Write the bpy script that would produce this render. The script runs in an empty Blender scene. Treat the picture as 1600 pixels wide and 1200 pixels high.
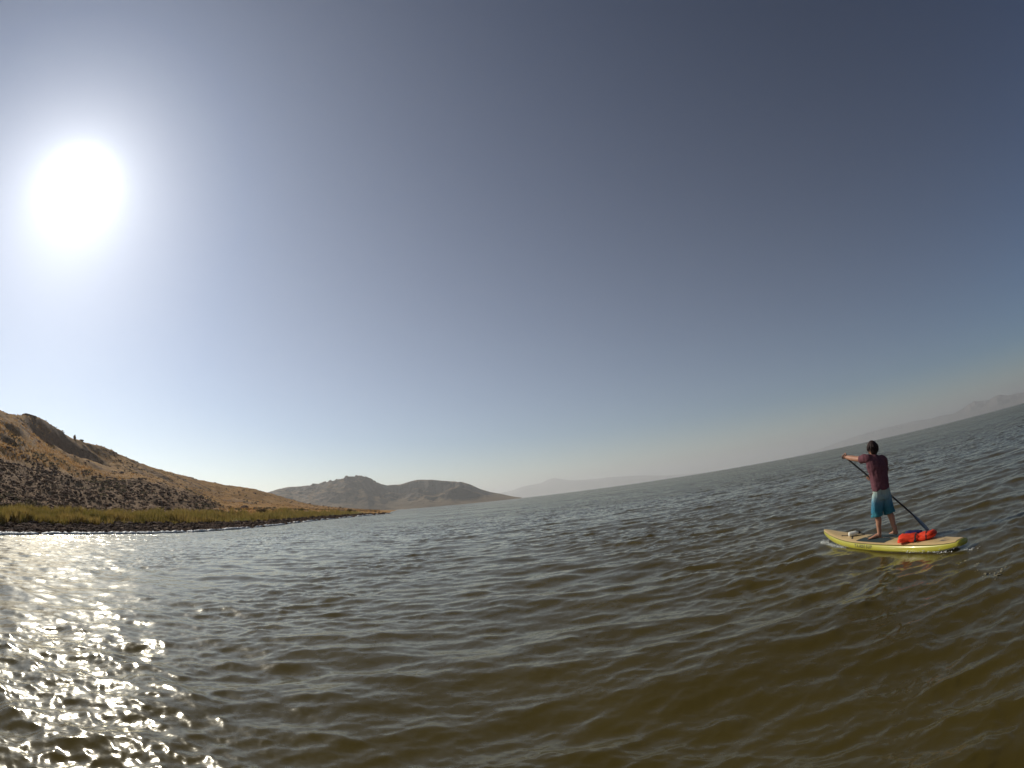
import bpy, bmesh, math, random
import numpy as np
from mathutils import Vector, Matrix
SC = bpy.context.scene
COL = SC.collection
R = math.radians
rng = np.random.default_rng(7)
random.seed(7)

# ------------------------------------------------------------------ camera
EYE = 1.85
cd = bpy.data.cameras.new('camera')
cd.type = 'PANO'
cd.panorama_type = 'FISHEYE_LENS_POLYNOMIAL'      # action-camera lens, angle proportional to image radius
cd.sensor_fit = 'HORIZONTAL'
cd.sensor_width = 32.0
cd.fisheye_fov = R(178)
cd.fisheye_polynomial_k0 = 0.0
cd.fisheye_polynomial_k1 = -1.0 / 16.16
cd.fisheye_polynomial_k2 = 0.0
cd.fisheye_polynomial_k3 = 0.0
cd.fisheye_polynomial_k4 = 0.0
cd.clip_start = 0.05
cd.clip_end = 300000.0
cam = bpy.data.objects.new('camera', cd)
COL.objects.link(cam)
cam.matrix_world = Matrix(((0.993873, 0.110526, 0.0, 0.0),
                           (0.024221, -0.217796, -0.975694, 0.0),
                           (-0.10784, 0.969716, -0.219139, EYE),
                           (0, 0, 0, 1)))
SC.camera = cam

# ------------------------------------------------------------------ sky, sun, exposure
SUN_AZ, SUN_EL = -53.7, 31.9
sun_dir = Vector((math.sin(R(SUN_AZ)) * math.cos(R(SUN_EL)), math.cos(R(SUN_AZ)) * math.cos(R(SUN_EL)), math.sin(R(SUN_EL))))
W = bpy.data.worlds.new('World')
SC.world = W
W.use_nodes = True
wt = W.node_tree
wt.nodes.clear()
def wn(kind, **kw):
    n = wt.nodes.new(kind)
    for k, v in kw.items():
        setattr(n, k, v)
    return n
sky = wn('ShaderNodeTexSky', sky_type='NISHITA', sun_disc=False, sun_elevation=R(SUN_EL), sun_rotation=R(SUN_AZ),
         altitude=1280.0, air_density=1.0, dust_density=1.0, ozone_density=3.0)
gam = wn('ShaderNodeGamma')
gam.inputs['Gamma'].default_value = 1.45
hsv = wn('ShaderNodeHueSaturation')
hsv.inputs['Saturation'].default_value = 1.55
hsv.inputs['Value'].default_value = 0.37
bg = wn('ShaderNodeBackground')
bg.inputs['Strength'].default_value = 0.05
wt.links.new(sky.outputs[0], gam.inputs[0])
wt.links.new(gam.outputs[0], hsv.inputs['Color'])
wt.links.new(hsv.outputs[0], bg.inputs['Color'])
# circumsolar aureole: light scattered forward by dust close round the sun
tc = wn('ShaderNodeTexCoord')
dot = wn('ShaderNodeVectorMath', operation='DOT_PRODUCT')
dot.inputs[1].default_value = sun_dir
wt.links.new(tc.outputs['Generated'], dot.inputs[0])
def wm(op, a, b=None):
    n = wn('ShaderNodeMath', operation=op)
    for i, v in enumerate((a, b)):
        if v is None:
            continue
        if isinstance(v, (int, float)):
            n.inputs[i].default_value = v
        else:
            wt.links.new(v, n.inputs[i])
    return n.outputs[0]
ang = wm('ARCCOSINE', wm('MINIMUM', dot.outputs['Value'], 1.0))          # radians from the sun
core = wm('MULTIPLY', wm('EXPONENT', wm('MULTIPLY', wm('POWER', wm('DIVIDE', ang, R(0.75)), 1.15), -1.0)), 260.0)
halo = wm('MULTIPLY', wm('EXPONENT', wm('MULTIPLY', wm('DIVIDE', ang, R(3.2)), -1.0)), 1.0)
wide = wm('MULTIPLY', wm('EXPONENT', wm('MULTIPLY', wm('DIVIDE', ang, R(19.0)), -1.0)), 0.31)
mid_ = wm('MULTIPLY', wm('EXPONENT', wm('MULTIPLY', wm('DIVIDE', ang, R(7.0)), -1.0)), 0.16)
glow = wm('ADD', wm('ADD', wm('ADD', core, halo), mid_), wide)
# dust near the ground: a warm veil that thins with height and brightens towards the sun
sep = wn('ShaderNodeSeparateXYZ')
wt.links.new(tc.outputs['Generated'], sep.inputs[0])
elev = wm('MAXIMUM', wm('ARCSINE', sep.outputs['Z']), 0.0)
veil = wm('MULTIPLY', wm('MULTIPLY', wm('EXPONENT', wm('MULTIPLY', wm('DIVIDE', elev, R(17.5)), -1.0)), wm('EXPONENT', wm('MULTIPLY', wm('DIVIDE', ang, R(48.0)), -1.0))), 0.98)
bg3 = wn('ShaderNodeBackground')
bg3.inputs['Color'].default_value = (1.0, 0.95, 0.73, 1)
wt.links.new(veil, bg3.inputs['Strength'])
addv = wn('ShaderNodeAddShader')
bg2 = wn('ShaderNodeBackground')
bg2.inputs['Color'].default_value = (0.93, 0.99, 1.0, 1)
wt.links.new(glow, bg2.inputs['Strength'])
addw = wn('ShaderNodeAddShader')
wo = wn('ShaderNodeOutputWorld')
wt.links.new(bg.outputs[0], addw.inputs[0])
wt.links.new(bg2.outputs[0], addw.inputs[1])
wt.links.new(addw.outputs[0], addv.inputs[0])
wt.links.new(bg3.outputs[0], addv.inputs[1])
wt.links.new(addv.outputs[0], wo.inputs['Surface'])

sl = bpy.data.lights.new('sun', 'SUN')
sl.energy = 3.5
sl.angle = R(0.5)
sl.color = (1.0, 0.92, 0.80)
sun = bpy.data.objects.new('sun', sl)
COL.objects.link(sun)
sun.rotation_euler = sun_dir.to_track_quat('Z', 'Y').to_euler()

vs = SC.view_settings
vs.view_transform = 'Standard'
vs.look = 'None'
vs.gamma = 1.0
vs.use_curve_mapping = False
vs.exposure = 0.05
SC.render.engine = 'CYCLES'
SC.cycles.use_denoising = True
SC.cycles.max_bounces = 6
SC.cycles.volume_bounces = 1
SC.cycles.sample_clamp_indirect = 6.0

# ------------------------------------------------------------------ helpers
def mat(name, col, rough=0.7, spec=0.3, noise=None, bump=None, metallic=0.0, coat=0.0):
    """Principled material; noise=(scale, second colour, detail, contrast lo, hi), bump=(scale, strength, distance)"""
    m = bpy.data.materials.new(name)
    m.use_nodes = True
    nt = m.node_tree
    b = nt.nodes['Principled BSDF']
    b.inputs['Base Color'].default_value = (*col, 1)
    b.inputs['Roughness'].default_value = rough
    b.inputs['Specular IOR Level'].default_value = spec
    b.inputs['Metallic'].default_value = metallic
    b.inputs['Coat Weight'].default_value = coat
    t = nt.nodes.new('ShaderNodeTexCoord')
    if noise:
        n = nt.nodes.new('ShaderNodeTexNoise')
        n.inputs['Scale'].default_value = noise[0]
        n.inputs['Detail'].default_value = noise[2]
        nt.links.new(t.outputs['Object'], n.inputs['Vector'])
        r = nt.nodes.new('ShaderNodeValToRGB')
        r.color_ramp.elements[0].position = noise[3]
        r.color_ramp.elements[1].position = noise[4]
        r.color_ramp.elements[0].color = (*col, 1)
        r.color_ramp.elements[1].color = (*noise[1], 1)
        nt.links.new(n.outputs['Fac'], r.inputs[0])
        nt.links.new(r.outputs[0], b.inputs['Base Color'])
    if bump:
        n = nt.nodes.new('ShaderNodeTexNoise')
        n.inputs['Scale'].default_value = bump[0]
        n.inputs['Detail'].default_value = 5
        nt.links.new(t.outputs['Object'], n.inputs['Vector'])
        bp = nt.nodes.new('ShaderNodeBump')
        bp.inputs['Strength'].default_value = bump[1]
        bp.inputs['Distance'].default_value = bump[2]
        nt.links.new(n.outputs['Fac'], bp.inputs['Height'])
        nt.links.new(bp.outputs[0], b.inputs['Normal'])
    return m

def link(name, me, m=None, parent=None, smooth=True):
    o = bpy.data.objects.new(name, me)
    COL.objects.link(o)
    if m is not None:
        me.materials.append(m)
    if len(me.polygons):
        me.polygons.foreach_set('use_smooth', [smooth] * len(me.polygons))
    if parent is not None:
        o.parent = parent
    return o

def pymesh(name, v, f):
    me = bpy.data.meshes.new(name)
    me.from_pydata([tuple(map(float, p)) for p in v], [], f)
    me.update()
    return me

def npmesh(name, v, quads):
    """fast mesh from numpy arrays (faces all of one size)"""
    v = np.asarray(v, np.float32)
    q = np.asarray(quads, np.int32)
    k = q.shape[1]
    me = bpy.data.meshes.new(name)
    me.vertices.add(len(v))
    me.vertices.foreach_set('co', v.ravel())
    me.loops.add(q.size)
    me.loops.foreach_set('vertex_index', q.ravel())
    me.polygons.add(len(q))
    me.polygons.foreach_set('loop_start', np.arange(0, q.size, k, dtype=np.int32))
    me.update(calc_edges=True)
    return me

def grid_quads(nr, nc, wrap=False):
    i = np.arange(nr - 1)[:, None]
    j = np.arange(nc if wrap else nc - 1)[None, :]
    j2 = (j + 1) % nc
    a = i * nc + j
    return np.stack([a, i * nc + j2, (i + 1) * nc + j2, (i + 1) * nc + j], -1).reshape(-1, 4)

def tag(o, label, cat, group=None):
    o['label'] = label
    o['category'] = cat
    if group:
        o['group'] = group
    return o

def thing(name, label, cat, loc=(0, 0, 0), rz=0.0, group=None):
    o = bpy.data.objects.new(name, None)
    COL.objects.link(o)
    o.empty_display_size = 0.1
    o.location = loc
    o.rotation_euler = (0, 0, rz)
    return tag(o, label, cat, group)

TAB = rng.random((256, 256)).astype(np.float32)
def vnoise(x, y):
    xi = np.floor(x).astype(np.int64); yi = np.floor(y).astype(np.int64)
    fx = x - xi; fy = y - yi
    fx = fx * fx * (3 - 2 * fx); fy = fy * fy * (3 - 2 * fy)
    a = TAB[xi & 255, yi & 255]; b = TAB[(xi + 1) & 255, yi & 255]
    c = TAB[xi & 255, (yi + 1) & 255]; d = TAB[(xi + 1) & 255, (yi + 1) & 255]
    return (a * (1 - fx) + b * fx) * (1 - fy) + (c * (1 - fx) + d * fx) * fy
def fbm(x, y, octs=5, gain=0.5, ridged=False):
    s = 0; amp = 1.0; tot = 0
    for o in range(octs):
        n = vnoise(x + 17.3 * o, y + 41.7 * o)
        if ridged:
            n = 1 - np.abs(2 * n - 1)
        s = s + amp * n; tot += amp
        x, y = 0.8 * x * 2 - 0.6 * y * 2, 0.6 * x * 2 + 0.8 * y * 2
        amp *= gain
    return s / tot

def attr(me, name, vals):
    a = me.attributes.new(name, 'FLOAT', 'POINT')
    a.data.foreach_set('value', np.asarray(vals, np.float32).ravel())

def sstep(a, b, x):
    t = np.clip((x - a) / (b - a), 0, 1)
    return t * t * (3 - 2 * t)

# ------------------------------------------------------------------ the board's place (used by water and objects)
TAIL = Vector((6.10, 5.62, 0.0)); NOSE = Vector((5.90, 9.36, 0.0))
BL = (NOSE - TAIL).length                    # board length
BDIR = (NOSE - TAIL).normalized()
BRIGHT = Vector((BDIR.y, -BDIR.x, 0))
BYAW = math.atan2(BDIR.y, BDIR.x)
def half_width(s):
    """half width of the plan shape, s = 0 at the tail .. 1 at the nose"""
    s = np.clip(s, 0, 1)
    return 0.355 * np.sin(np.pi * np.clip(0.028 + 0.972 * s, 1e-5, 1) ** 0.86) ** 0.60

# ------------------------------------------------------------------ water
def ocean_tile(n, size, lam_peak, lam_min, wind_az, spread, seed, steep=4.0):
    g = np.random.default_rng(seed)
    k1 = 2 * np.pi * np.fft.fftfreq(n, size / n)
    kx, ky = np.meshgrid(k1, k1, indexing='ij')
    k = np.hypot(kx, ky); k[0, 0] = 1
    kp = 2 * np.pi / lam_peak
    S = np.exp(-1.25 * (kp / k) ** 2) * k ** (-steep)
    S *= np.exp(-(k * lam_min / (2 * np.pi)) ** 2)
    th = np.arctan2(kx, ky) - R(wind_az)
    S *= (np.abs(np.cos(th)) ** spread + 0.07)
    S[0, 0] = 0
    h = np.sqrt(S) * (g.standard_normal((n, n)) + 1j * g.standard_normal((n, n)))
    z = np.fft.ifft2(h).real
    sd = z.std()
    dx = np.fft.ifft2(-1j * kx / k * h).real / sd
    dy = np.fft.ifft2(-1j * ky / k * h).real / sd
    return (z / sd).astype(np.float32), dx.astype(np.float32), dy.astype(np.float32)

def samp(t, size, x, y):
    n = t.shape[0]
    u = x / size * n; v = y / size * n
    i = np.floor(u).astype(np.int64); j = np.floor(v).astype(np.int64)
    fu = (u - i).astype(np.float32); fv = (v - j).astype(np.float32)
    i0 = i % n; i1 = (i + 1) % n; j0 = j % n; j1 = (j + 1) % n
    return (t[i0, j0] * (1 - fu) + t[i1, j0] * fu) * (1 - fv) + (t[i0, j1] * (1 - fu) + t[i1, j1] * fu) * fv

def board_mask(x, y):
    """0 close to the board, 1 away from it"""
    dx = x - TAIL.x; dy = y - TAIL.y
    s = (dx * BDIR.x + dy * BDIR.y); t = dx * BRIGHT.x + dy * BRIGHT.y
    ds = np.maximum(np.maximum(-s, s - BL), 0)
    dt = np.maximum(np.abs(t) - half_width(s / BL), 0)
    return np.hypot(ds, dt), s, t

def build_water():
    az = np.concatenate([np.arange(-78, 78, 0.18), np.arange(78, 282, 1.5)])
    rad = [0.7]
    while rad[-1] < 330:
        rad.append(rad[-1] * 1.0078)
    while rad[-1] < 60000:
        rad.append(rad[-1] * 1.12)
    rad = np.array(rad)
    A, Rr = np.meshgrid(R(1) * az, rad)
    x = (Rr * np.sin(A)).ravel(); y = (Rr * np.cos(A)).ravel(); r = Rr.ravel()
    near = r < 420
    z = np.zeros_like(x); ox = np.zeros_like(x); oy = np.zeros_like(x)
    # wind waves of a couple of metres, then chop, then ripples
    for (n, size, lp, lm, wa, sp, seed, rms, chop, fade) in (
            (1024, 43.0, 2.9, 0.30, 8, 5, 3, 0.025, 0.6, (110, 330)),
            (512, 11.3, 0.75, 0.09, -14, 3, 5, 0.0102, 0.6, (40, 120)),
            (512, 4.1, 0.22, 0.035, 20, 2, 9, 0.0016, 0.5, (10, 40))):
        tz, tx, ty = ocean_tile(n, size, lp, lm, wa, sp, seed)
        q = near & (r < fade[1])
        fz = 1 - sstep(fade[0], fade[1], r[q])
        # gusts: patches of rougher and calmer water
        gust = 0.35 + 1.25 * sstep(0.25, 0.75, fbm(x[q] / 5.0 + 3, y[q] / 8.0 + 5, 3)) if rms < 0.02 else 1.0
        z[q] += rms * fz * gust * samp(tz, size, x[q], y[q])
        ox[q] += chop * rms * fz * gust * samp(tx, size, x[q], y[q])
        oy[q] += chop * rms * fz * gust * samp(ty, size, x[q], y[q])
    d, s, t = board_mask(x, y)
    m = 0.16 + 0.84 * sstep(0.05, 0.9, d)
    z *= m; ox *= m; oy *= m
    # bow wave along the rails and a low wake behind the tail
    w = (d < 1.6)
    z[w] += 0.035 * np.exp(-((d[w] - 0.14) / 0.09) ** 2) * sstep(0.35, 0.9, s[w] / BL) * (s[w] < BL + 0.3)
    wk = (s < 0.1) & (s > -4.5) & (np.abs(t) < 2.0)
    z[wk] += 0.022 * np.sin((-s[wk]) * 9 + 3 * np.abs(t[wk])) * np.exp(s[wk] / 1.8) * np.exp(-(np.abs(t[wk]) - 0.28 + 0.33 * s[wk]) ** 2 / 0.06)
    v = np.stack([x - ox, y - oy, z], 1)
    q = grid_quads(len(rad), len(az), wrap=True)
    c = len(v)
    me = npmesh('water', v, q)
    attr(me, 'open_water', sstep(8, 75, r))
    return me

def water_material():
    m = bpy.data.materials.new('lake_water')
    m.use_nodes = True
    nt = m.node_tree; N = nt.nodes; L = nt.links
    N.remove(N['Principled BSDF'])
    out = N['Material Output']
    dif = N.new('ShaderNodeBsdfDiffuse'); glo = N.new('ShaderNodeBsdfGlossy'); fre = N.new('ShaderNodeFresnel'); mx = N.new('ShaderNodeMixShader')
    glo.inputs['Roughness'].default_value = 0.165; glo.inputs['Color'].default_value = (1.0, 0.975, 0.87, 1); fre.inputs['IOR'].default_value = 1.333  # warm tint in the gloss colour takes blue out of the sky's reflection
    # light leaves silty water evenly in all directions, whatever the tilt of the surface above it
    up = N.new('ShaderNodeCombineXYZ'); up.inputs['Z'].default_value = 1.0
    L.new(up.outputs[0], dif.inputs['Normal'])
    L.new(fre.outputs[0], mx.inputs[0]); L.new(dif.outputs[0], mx.inputs[1]); L.new(glo.outputs[0], mx.inputs[2]); L.new(mx.outputs[0], out.inputs['Surface'])
    geo = N.new('ShaderNodeNewGeometry')
    # silt in suspension: olive brown, drifting patches
    n0 = N.new('ShaderNodeTexNoise'); n0.inputs['Scale'].default_value = 0.35; n0.inputs['Detail'].default_value = 4
    L.new(geo.outputs['Position'], n0.inputs['Vector'])
    cr = N.new('ShaderNodeValToRGB')
    cr.color_ramp.elements[0].position = 0.3; cr.color_ramp.elements[0].color = (0.054, 0.040, 0.0085, 1)
    cr.color_ramp.elements[1].position = 0.7; cr.color_ramp.elements[1].color = (0.071, 0.053, 0.012, 1)
    L.new(n0.outputs['Fac'], cr.inputs[0]); L.new(cr.outputs[0], dif.inputs['Color'])
    # ripples finer than the mesh: tilt of the surface from noise, at every distance
    at = N.new('ShaderNodeAttribute'); at.attribute_name = 'open_water'
    def tilt(scale, stretch, detail):
        mp = N.new('ShaderNodeMapping'); mp.inputs['Scale'].default_value = (scale * stretch, scale, scale)
        mp.inputs['Rotation'].default_value = (0, 0, R(8))
        L.new(geo.outputs['Position'], mp.inputs['Vector'])
        n = N.new('ShaderNodeTexNoise'); n.inputs['Scale'].default_value = 1; n.inputs['Detail'].default_value = detail
        n.inputs['Roughness'].default_value = 0.6
        L.new(mp.outputs[0], n.inputs['Vector'])
        s = N.new('ShaderNodeVectorMath'); s.operation = 'SUBTRACT'; s.inputs[1].default_value = (0.5, 0.5, 0.5)
        L.new(n.outputs['Color'], s.inputs[0])
        return s.outputs[0]
    def vmul(a, val):
        s = N.new('ShaderNodeVectorMath'); s.operation = 'MULTIPLY'
        L.new(a, s.inputs[0])
        if isinstance(val, tuple):
            s.inputs[1].default_value = val
        else:
            L.new(val, s.inputs[1])
        return s.outputs[0]
    def vadd(a, c):
        s = N.new('ShaderNodeVectorMath'); s.operation = 'ADD'
        L.new(a, s.inputs[0]); L.new(c, s.inputs[1])
        return s.outputs[0]
    fine = vmul(tilt(26.0, 0.6, 3), (0.18, 0.22, 0.0))
    mr = N.new('ShaderNodeMapRange'); mr.inputs['To Min'].default_value = 0.0; mr.inputs['To Max'].default_value = 1.0
    L.new(at.outputs['Fac'], mr.inputs['Value'])
    big = vadd(vmul(tilt(1.7, 0.45, 4), (0.55, 0.75, 0.0)), vmul(tilt(7.0, 0.6, 3), (2.0, 2.1, 0.0)))
    # longer wind waves and gust streaks that carry the texture out to the horizon
    big = vadd(big, vmul(tilt(0.22, 0.35, 4), (0.35, 0.6, 0.0)))
    gm = N.new('ShaderNodeMapping'); gm.inputs['Scale'].default_value = (0.012, 0.03, 0.03); gm.inputs['Rotation'].default_value = (0, 0, R(8))
    L.new(geo.outputs['Position'], gm.inputs['Vector'])
    gn = N.new('ShaderNodeTexNoise'); gn.inputs['Scale'].default_value = 1; gn.inputs['Detail'].default_value = 6; gn.inputs['Roughness'].default_value = 0.65
    L.new(gm.outputs[0], gn.inputs['Vector'])
    gr_ = N.new('ShaderNodeMapRange'); gr_.inputs['From Min'].default_value = 0.3; gr_.inputs['From Max'].default_value = 0.7; gr_.inputs['To Min'].default_value = 0.45; gr_.inputs['To Max'].default_value = 1.35
    L.new(gn.outputs['Fac'], gr_.inputs['Value'])
    big = vmul(vmul(big, mr.outputs[0]), gr_.outputs[0])
    nn = vadd(vadd(geo.outputs['Normal'], fine), big)
    no = N.new('ShaderNodeVectorMath'); no.operation = 'NORMALIZE'
    L.new(nn, no.inputs[0]); L.new(no.outputs[0], glo.inputs['Normal']); L.new(no.outputs[0], fre.inputs['Normal'])
    return m

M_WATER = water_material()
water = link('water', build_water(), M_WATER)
water['kind'] = 'structure'

# ------------------------------------------------------------------ near hillside
# azimuth, then distance and height of: waterline, top of the stony beach, back of the grass, top of the scree, shoulder, ridge
COLS = np.array([
  (-110.0, 34.0,0, 46.0,0.9, 70.0,1.6, 150.0,15.0, 245.0,40.0, 290.0,52.0),
  (-80.0, 42.0,0, 54.0,0.9, 78.0,1.6, 158.0,15.0, 250.0,45.0, 295.0,57.0),
  (-64.0, 50.0,0, 62.0,0.94, 86.0,1.58, 166.0,15.54, 258.0,47.0, 303.0,56.0),
  (-57.64, 55.5,0.00, 67.5,0.94, 91.5,1.58, 171.5,15.54, 266.5,45.43, 311.5,53.45),
  (-55.54, 57.8,0.00, 70.3,1.02, 95.8,1.73, 181.9,16.49, 284.4,46.72, 334.4,58.2),
  (-53.43, 61.1,0.00, 74.1,1.00, 101.1,1.88, 193.1,17.05, 303.2,43.13, 358.2,62.00),
  (-51.68, 62.7,0.00, 76.2,1.01, 104.4,1.99, 201.5,17.21, 317.8,41.02, 377.0,59.54),
  (-49.92, 64.2,0.00, 78.0,1.01, 107.5,2.10, 209.6,16.57, 332.2,37.99, 395.6,56.6),
  (-48.17, 65.4,0.00, 79.6,1.05, 110.4,2.20, 217.5,16.47, 346.4,36.67, 413.9,56.42),
  (-46.41, 67.6,0.00, 82.3,1.06, 114.3,2.28, 226.4,16.83, 361.6,35.49, 433.3,56.81),
  (-43.60, 68.4,0.00, 83.8,1.09, 117.8,2.51, 237.9,17.42, 383.1,34.31, 461.6,51.45),
  (-40.09, 71.1,0.00, 87.3,1.12, 123.8,2.73, 254.0,16.46, 411.7,31.20, 498.5,46.00),
  (-36.58, 75.8,0.00, 92.8,1.09, 131.8,2.75, 272.0,12.87, 442.3,26.44, 537.5,42.38),
  (-33.07, 83.4,0.00, 101.3,1.03, 142.8,2.87, 293.1,7.03, 475.9,20.32, 579.4,37.98),
  (-29.56, 96.0,0.00, 114.7,0.86, 158.7,2.74, 319.0,6.29, 514.3,18.76, 626.2,35.09),
  (-26.75, 113.0,0.00, 132.4,0.95, 178.5,2.76, 346.8,5.70, 552.1,15.23, 670.7,26.93),
  (-23.94, 147.0,0.00, 167.1,0.95, 215.2,2.76, 391.5,5.16, 606.9,11.72, 732.1,17.28),
  (-21.14, 179.3,0.00, 200.0,1.00, 250.1,2.44, 434.4,4.46, 659.8,8.20, 791.8,11.87),
  (-18.34, 220.3,0.00, 241.7,1.00, 293.8,1.88, 486.2,3.38, 721.6,5.44, 860.3,7.17),
  (-15.67, 255.1,0.00, 277.1,0.35, 331.1,0.86, 531.1,1.56, 776.1,1.90, 921.1,2.47),
  (-14.6, 262.0,-0.6, 284.0,-0.5, 338.0,-0.4, 538.0,-0.2, 783.0,0.6, 930.0,1.2),
  (-13.8, 270.0,-1.0, 290.0,-1.0, 345.0,-1.0, 545.0,-1.0, 790.0,-0.8, 940.0,-0.6),
])
def hill_z(azd, dist, noise=True):
    """ground height at azimuth (deg) and distance, vectorised"""
    azd = np.asarray(azd, float); dist = np.asarray(dist, float)
    jag = 1 + 0.03 * (fbm(azd * 1.3 + 50, azd * 0 + 3.3, 3) - 0.5) + 0.03 * (fbm(azd * 5 + 50, azd * 0 + 7.7, 2) - 0.5)
    cols = [np.interp(azd, COLS[:, 0], COLS[:, k]) for k in range(1, 13)]
    cols[0] = cols[0] * jag
    ds = [cols[0] - 25] + cols[0::2] + [cols[10] * 1.35]
    zs = [cols[0] * 0 - 1.2] + cols[1::2] + [cols[11] * 0.55 - 6]
    # a gully behind the shoulder on the left part of the hill
    z = np.full(azd.shape, -1.2)
    gul = sstep(-57.5, -54.5, azd) * (1 - sstep(-47.5, -44.0, azd))
    seg = list(zip(ds[:-1], zs[:-1], ds[1:], zs[1:]))
    for k, (d0, z0, d1, z1) in enumerate(seg):
        t = (dist - d0) / np.maximum(d1 - d0, 1e-3)
        q = (t >= 0) & (t <= 1)
        zz = z0 + (z1 - z0) * t
        if k == 5:      # shoulder to ridge: dip first, then a steep face
            dip = z0 - 2.0 * np.sin(np.clip(t / 0.5, 0, 1) * np.pi) + (z1 - z0) * sstep(0.25, 1.05, t) / sstep(0.25, 1.05, 1.0)
            zz = zz * (1 - gul) + dip * gul
        z = np.where(q, zz, z)
    z = np.where(dist > ds[-1], zs[-1] - (dist - ds[-1]) * 0.2, z)
    if noise:
        x = dist * np.sin(R(1) * azd); y = dist * np.cos(R(1) * azd)
        inl = sstep(0, 1, (dist - cols[2]) / 60.0)
        out = 1 - sstep(-17.5, -14.5, azd) * 0.9
        rid = np.exp(-((dist - cols[10]) / 30.0) ** 2)
        hgt = np.clip(cols[9] / 30.0, 0.12, 1)
        z = z + inl * out * hgt * (1 - 0.55 * rid) * (7.0 * (fbm(x / 60, y / 60, 4) - 0.5) + 4.2 * (fbm(x / 16, y / 16, 5, 0.55, ridged=True) - 0.6))
        z = z + inl * out * hgt * rid * 1.6 * (fbm(x / 7, y / 7, 3) - 0.5)
        z = z + 0.25 * (fbm(x / 3.0, y / 3.0, 3) - 0.5) * sstep(-3, 6, dist - cols[0]) * out
    return z, cols

def build_hill():
    az = np.concatenate([np.arange(-110, -60, 0.5), np.arange(-60, -13.8, 0.11)])
    nr = 230
    t = np.linspace(0, 1, nr)
    Rr = np.zeros((nr, len(az)))
    for j, a in enumerate(az):
        c = [np.interp(a, COLS[:, 0], COLS[:, k]) for k in (1, 3, 5, 7, 9, 11)]
        Rr[:, j] = np.interp(t, [0, .04, .14, .26, .5, .74, .93, 1.0], [c[0] - 20, c[0] - 2, c[1], c[2], c[3], c[4], c[5], c[5] * 1.35])
    Aa = np.broadcast_to(az, Rr.shape)
    z, cols = hill_z(Aa, Rr)
    x = Rr * np.sin(R(1) * Aa); y = Rr * np.cos(R(1) * Aa)
    me = npmesh('hillside', np.stack([x, y, z], -1).reshape(-1, 3), grid_quads(nr, len(az)))
    n = fbm(x / 14, y / 14, 4) - 0.5
    beach = 1 - sstep(0, 1, (Rr - cols[2] + 2 + 6 * n) / 3)
    scree_in = sstep(-1, 4, Rr - cols[4] + 8 * n)
    scree_top = cols[4] + (cols[6] - cols[4]) * (1 + 1.1 * n)
    scree = 0.8 * scree_in * (1 - sstep(-30, 25, Rr - scree_top)) * (1 - sstep(-35.5, -32.0, Aa + 6 * n))
    streak = sstep(0.56, 0.66, fbm(x / 26 + 9, y / 9 + 2, 4)) * sstep(0, 20, Rr - cols[6]) * 0.7
    attr(me, 'stony', np.clip(np.maximum(np.maximum(beach, scree), streak), 0, 1))
    green = sstep(-1, 2, Rr - cols[2] + 5 * n) * (1 - sstep(-6, 4, Rr - cols[4] + 8 * n)) * (1 - sstep(-19, -17, Aa))
    attr(me, 'lush', green)
    return me

def terrain_material(name, soil, soil2, rock, rock2, lush=(0.12, 0.13, 0.03), scale=1.0, attrs=True, relief=0.6, slope=(0.72, 0.86)):
    m = bpy.data.materials.new(name); m.use_nodes = True
    nt = m.node_tree; N = nt.nodes; L = nt.links
    b = N['Principled BSDF']; b.inputs['Roughness'].default_value = 0.95; b.inputs['Specular IOR Level'].default_value = 0.1
    geo = N.new('ShaderNodeNewGeometry')
    def noise(s, det, rough=0.6):
        n = N.new('ShaderNodeTexNoise'); n.inputs['Scale'].default_value = s; n.inputs['Detail'].default_value = det
        n.inputs['Roughness'].default_value = rough
        L.new(geo.outputs['Position'], n.inputs['Vector']); return n.outputs['Fac']
    def ramp(f, c0, c1, p0=0.35, p1=0.65):
        r = N.new('ShaderNodeValToRGB')
        r.color_ramp.elements[0].position = p0; r.color_ramp.elements[1].position = p1
        r.color_ramp.elements[0].color = (*c0, 1); r.color_ramp.elements[1].color = (*c1, 1)
        L.new(f, r.inputs[0]); return r.outputs[0]
    def mix(f, a, c):
        x = N.new('ShaderNodeMix'); x.data_type = 'RGBA'
        L.new(f, x.inputs[0]); L.new(a, x.inputs[6]); L.new(c, x.inputs[7]); return x.outputs[2]
    cs = ramp(noise(0.09 * scale, 8, 0.68), soil, soil2)
    ck = ramp(noise(0.5 * scale, 6), rock, rock2)
    sx = N.new('ShaderNodeSeparateXYZ'); L.new(geo.outputs['Normal'], sx.inputs[0])
    mr = N.new('ShaderNodeMapRange'); mr.inputs['From Min'].default_value = slope[1]; mr.inputs['From Max'].default_value = slope[0]
    L.new(sx.outputs['Z'], mr.inputs['Value'])
    col = mix(mr.outputs[0], cs, ck)
    if attrs:
        a1 = N.new('ShaderNodeAttribute'); a1.attribute_name = 'stony'
        col = mix(a1.outputs['Fac'], col, ck)
        a2 = N.new('ShaderNodeAttribute'); a2.attribute_name = 'lush'
        cl = ramp(noise(0.4, 4), lush, (lush[0] * 1.5, lush[1] * 1.25, lush[2] * 1.1))
        col = mix(a2.outputs['Fac'], col, cl)
    L.new(col, b.inputs['Base Color'])
    bp = N.new('ShaderNodeBump'); bp.inputs['Strength'].default_value = relief; bp.inputs['Distance'].default_value = 1.2 / scale
    L.new(noise(0.55 * scale, 6, 0.7), bp.inputs['Height']); L.new(bp.outputs[0], b.inputs['Normal'])
    return m

M_HILL = terrain_material('dry_grass_slope', (0.36, 0.185, 0.052), (0.48, 0.275, 0.088), (0.14, 0.088, 0.052), (0.25, 0.16, 0.092))
hill = link('hillside', build_hill(), M_HILL)
hill['kind'] = 'structure'

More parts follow.
